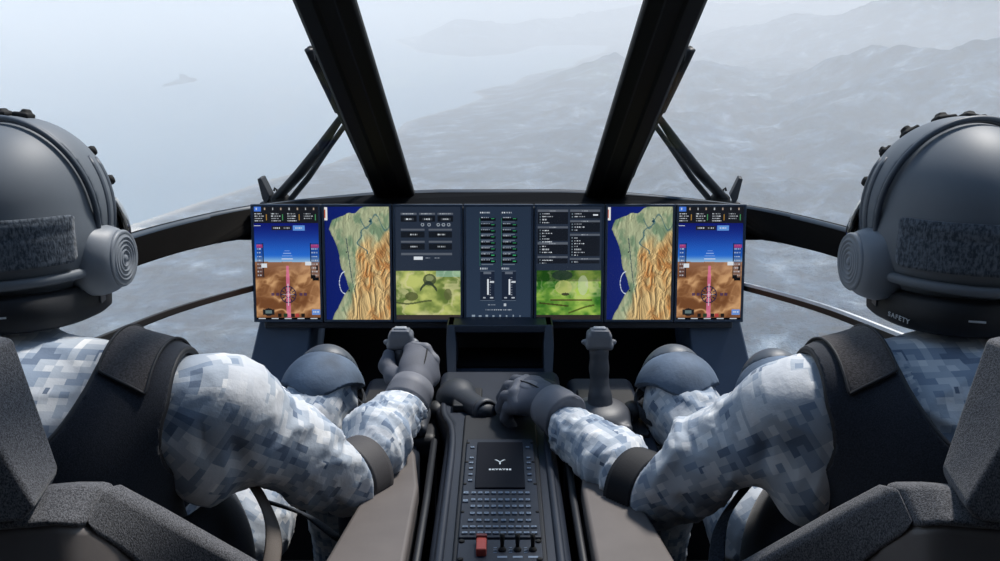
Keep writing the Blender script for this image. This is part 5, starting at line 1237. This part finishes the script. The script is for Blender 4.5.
# left pilot: right hand on the control stick
E = A_(347, 474, 1.39); W_ = A_(411, 398, 1.60); S = A_(206, 420, 1.235)
kn = [A_(411, 350, 1.705), A_(423, 353, 1.70), A_(431, 364, 1.695), A_(432, 378, 1.69)]
fing = [[A_(412, 344, 1.745), A_(402, 347, 1.775), A_(391, 352, 1.765)], [A_(421, 355, 1.75), A_(407, 359, 1.785), A_(392, 362, 1.77)], [A_(428, 368, 1.75), A_(411, 371, 1.785), A_(395, 373, 1.775)], [A_(428, 381, 1.74), A_(413, 383, 1.775), A_(399, 384, 1.765)]]
PL = dict(u=0, seed=3, notch=(A_(246, 514, 1.14), A_(262, 510, 1.34), .034), label='left pilot in sunlit grey camouflage, right hand gripping a control stick', head=A_(20, 224, 1.25), shoulder=S, elbow=E, wrist=W_,
  knees=[A_(322, 399, 1.75), A_(205, 416, 1.70)], yaw=-4, hs=.93, ur=[.080, .072, .062, .050], fr=[.049, .052, .036], bulge=[(A_(204, 462, 1.225), (.038, .05, .062)), (A_(228, 398, 1.22), (.06, .06, .055)), (A_(314, 464, 1.355), (.060, .05, .050))],
  uamp=[.003, .004, .008, .015, .013], famp=[.011, .011, .010, .009], dents=[(A_(236, 462, 1.17), np.array([.012, .03, .03]), .018), (A_(205, 440, 1.16), np.array([.010, .03, .035]), .008), (A_(262, 392, 1.17), np.array([.010, .03, .012]), .006), (A_(345, 440, 1.32), np.array([.02, .03, .010]), .010)],
  band=(A_(348, 479, 1.385), A_(366, 469, 1.42), .0550, .0560), bandmat=plain('band_grey', (62, 60, 62), .7, grain=.3, gs=500),
  clips=[(-.012, .0, .0, .016), (.018, .012, 0, .012)],
  webs=[([A_(236, 470, 1.30), A_(258, 492, 1.27), A_(273, 530, 1.24), A_(268, 575, 1.2), A_(240, 640, 1.15)], .012, M_strapb, 'harness_web'), ([A_(262, 500, 1.38), A_(305, 515, 1.42), A_(340, 540, 1.40)], .014, M_strap, 'thigh_strap')],
  glove=dict(wrist=A_(413, 388, 1.635), knuckles=kn, fingers=fing, thumb=[A_(404, 384, 1.655), A_(394, 377, 1.68), A_(387, 366, 1.705), A_(389, 355, 1.715)],
    palm=(A_(416, 372, 1.672), (.036, .022, .044), rot(A_(420, 360, 1.69) - A_(410, 392, 1.63), (.3, -1, 0))), cuff=(A_(405, 405, 1.60), A_(413, 387, 1.635), .0405),
    pads=[(A_(422, 362, 1.672), (.016, .007, .019), rot(A_(422, 352, 1.69) - A_(414, 380, 1.64), (.3, -1, 0)))]))
pilot(-1, PL)
# right pilot, laid out mirrored: u' = 1000 - u
def B_(u, v, D): return at(1000 - u, v, D)
E = B_(650, 488, 1.37); W_ = B_(556, 421, 1.57); S = B_(814, 420, 1.235)
kn = [B_(527, 383, 1.665), B_(520, 388, 1.64), B_(516, 397, 1.615), B_(518, 407, 1.60)]
fing = [[B_(516, 381, 1.70), B_(508, 390, 1.72), B_(509, 401, 1.71)], [B_(509, 387, 1.67), B_(502, 398, 1.69), B_(505, 409, 1.685)], [B_(506, 397, 1.645), B_(501, 408, 1.66), B_(506, 418, 1.66)], [B_(509, 408, 1.625), B_(506, 418, 1.635), B_(512, 426, 1.64)]]
PR = dict(u=1, seed=43, c=-.660, notch=(B_(764, 520, 1.14), B_(748, 512, 1.34), .038), label='right pilot in blue-grey camouflage, left hand resting on a console lever', head=B_(957, 227, 1.25), shoulder=S, elbow=E, wrist=W_,
  knees=[B_(678, 399, 1.75), B_(780, 404, 1.72)], yaw=-3, hs=.95, ur=[.080, .073, .062, .052], fr=[.050, .049, .037], bulge=[(B_(806, 478, 1.215), (.040, .05, .066)), (B_(786, 404, 1.22), (.055, .055, .05)), (B_(680, 472, 1.335), (.055, .045, .050))],
  uamp=[.003, .004, .007, .013, .012], famp=[.010, .010, .009, .008], dents=[(B_(766, 462, 1.17), np.array([.012, .03, .03]), .016), (B_(700, 440, 1.28), np.array([.02, .03, .008]), .006), (B_(655, 440, 1.32), np.array([.012, .03, .02]), .008)],
  band=(B_(653, 494, 1.36), B_(629, 484, 1.395), .0575, .0590), bandmat=plain('band_black', (22, 24, 30), .75, grain=.3, gs=500),
  clips=[(-.02, .03, .0, .014), (.012, .045, 0, .015), (.052, .065, 0, .013), (.078, .08, 0, .008)],
  webs=[([B_(764, 470, 1.30), B_(742, 492, 1.28), B_(720, 530, 1.26), B_(715, 600, 1.2)], .012, M_strap, 'harness_web'), ([B_(735, 470, 1.40), B_(700, 490, 1.43), B_(668, 520, 1.42)], .014, M_strap, 'thigh_strap')],
  glove=dict(wrist=B_(548, 404, 1.60), knuckles=kn, fingers=fing, thumb=[B_(545, 392, 1.63), B_(536, 386, 1.67), B_(526, 387, 1.71), B_(518, 394, 1.73)],
    palm=(B_(532, 396, 1.632), (.036, .022, .044), rot(B_(518, 392, 1.65) - B_(548, 404, 1.60), (0, 0, 1))), cuff=(B_(566, 418, 1.555), B_(549, 405, 1.595), .0410),
    pads=[(B_(530, 386, 1.62), (.020, .008, .022), rot(B_(518, 392, 1.65) - B_(548, 404, 1.60), (0, 0, 1)))]))
pilot(1, PR)
# ------------------------------------------------------------ seats
def seat(s, c):
    t = thing('pilot_seat', 'grey cloth seat with tapered headrest and side bolster carrying the %s pilot' % ('left' if s < 0 else 'right'), 'seat', group='two grey cloth crew seats')
    fl = (lambda P: mirp(P)) if s > 0 else (lambda P: P)
    def blk(name, secs, m, bw=.012, par=None):
        bm = bmesh.new(); bm_sections(bm, [fl(x_) for x_ in secs]); o = bobj(name, bm, m, par or t); bevel(o, bw, 4, 30); return o
    # upper back cushion: narrow at the top, wider below
    D1 = .93
    def ring(n_, f_):
        a = at(n_[0], n_[1], .90); b = at(f_[0], f_[1], .985); m = lambda p: np.array([2 * c - p[0], p[1], p[2]]); d = b + np.array([-.02, .012, 0]); return [a, b, d, m(d), m(b), m(a)]
    blk('back_cushion', [ring((-42, 356), (14, 338)), ring((-6, 440), (40, 412)), ring((36, 506), (59, 468)), ring((22, 522), (50, 490)), ring((-40, 528), (0, 500))], M_seat, .014)
    # lower back, broader, between the bolsters, out of sight behind the bolsters
    P0, P1 = at(40, 640, .93), at(40, 760, .90)
    blk('lower_back', [[np.array([2 * c - p[0] - .03, p[1] - .03, p[2]]), np.array([2 * c - p[0] - .03, p[1] + .05, p[2]]), np.array([p[0] + .03, p[1] + .05, p[2]]), np.array([p[0] + .03, p[1] - .03, p[2]])] for p in (P0, P1, np.array([P1[0], .90, .48]))], M_seat, .01)
    # wing bolsters that run forward and down beside the waist
    def wing(sg):
        K = [(-120, 500, -120, 536, .885, .93), (-20, 492, -20, 530, .895, .94), (62, 485, 52, 524, .915, .95), (100, 485, 82, 527, .935, .975), (150, 511, 118, 551, .985, 1.02), (200, 539, 160, 585, 1.04, 1.07), (250, 567, 205, 620, 1.10, 1.12), (300, 610, 260, 668, 1.15, 1.17)]
        secs = []
        for (u0, v0, u1, v1, Da, Db) in K:
            a = at(u0, v0, Db); b = at(u1, v1, Da); a2 = a + np.array([.006, .035, -.012]); b2 = b + np.array([.0, .045, -.03]); q = [b, a, a2, b2]
            if sg < 0: q = [np.array([2 * c - p[0], p[1], p[2]]) for p in q]
            secs.append(q)
        return secs
    for sg in (1, -1):
        w0 = wing(sg); blk('side_bolster', w0[:4], M_seat, .008); blk('side_bolster', w0[3:], M_seat, .008)
        # plastic carrier below the bolster
        secs = []
        for q in w0:
            b = q[0]; secs.append([b + np.array([0, .006, -.006]), b + np.array([0, .05, -.010]), b + np.array([0, .05, -.10]), b + np.array([0, -.012, -.10])])
        blk('shell_rim', secs, M_seatshell, .008)
    # seat pan and pedestal
    blk('seat_cushion', [[np.array([c - .23, .98, z]), np.array([c + .23, .98, z]), np.array([c + .22, 1.44, z + .03]), np.array([c - .22, 1.44, z + .03])] for z in (.34, .385)], M_seat, .015)
    blk('pedestal', [[np.array([c - .14, 1.0, z]), np.array([c + .14, 1.0, z]), np.array([c + .14, 1.3, z]), np.array([c - .14, 1.3, z])] for z in (.25, .345)], M_seatshell, .01)
    blk('back_shell', [[np.array([c - .17, y_ - .06, z]), np.array([c + .17, y_ - .06, z]), np.array([c + .17, y_ - .02, z]), np.array([c - .17, y_ - .02, z])] for y_, z in ((.93, .34), (.91, .70), (.92, .86))], M_seatshell, .01)
seat(-1, PL['head'][0]); seat(1, PR['head'][0])
# ------------------------------------------------------------ camera and view
cam = bpy.data.cameras.new('camera'); co = bpy.data.objects.new('camera', cam); C.objects.link(co); bpy.context.scene.camera = co
cam.sensor_width = 36; cam.lens = 36 * F_PX / 1000; cam.clip_start = .02; cam.clip_end = 200000
co.location = Vector(CAM); co.rotation_euler = (PI / 2 - PITCH, 0, 0)
sc = bpy.context.scene
sc.view_settings.view_transform = 'Standard'; sc.view_settings.look = 'None'; sc.view_settings.gamma = 1; sc.view_settings.exposure = EXPOSURE; sc.view_settings.use_curve_mapping = False
sc.cycles.use_denoising = True; sc.cycles.max_bounces = 8; sc.cycles.volume_bounces = 3; sc.cycles.transparent_max_bounces = 24; sc.cycles.use_adaptive_sampling = True
sc.cycles.sample_clamp_indirect = 6
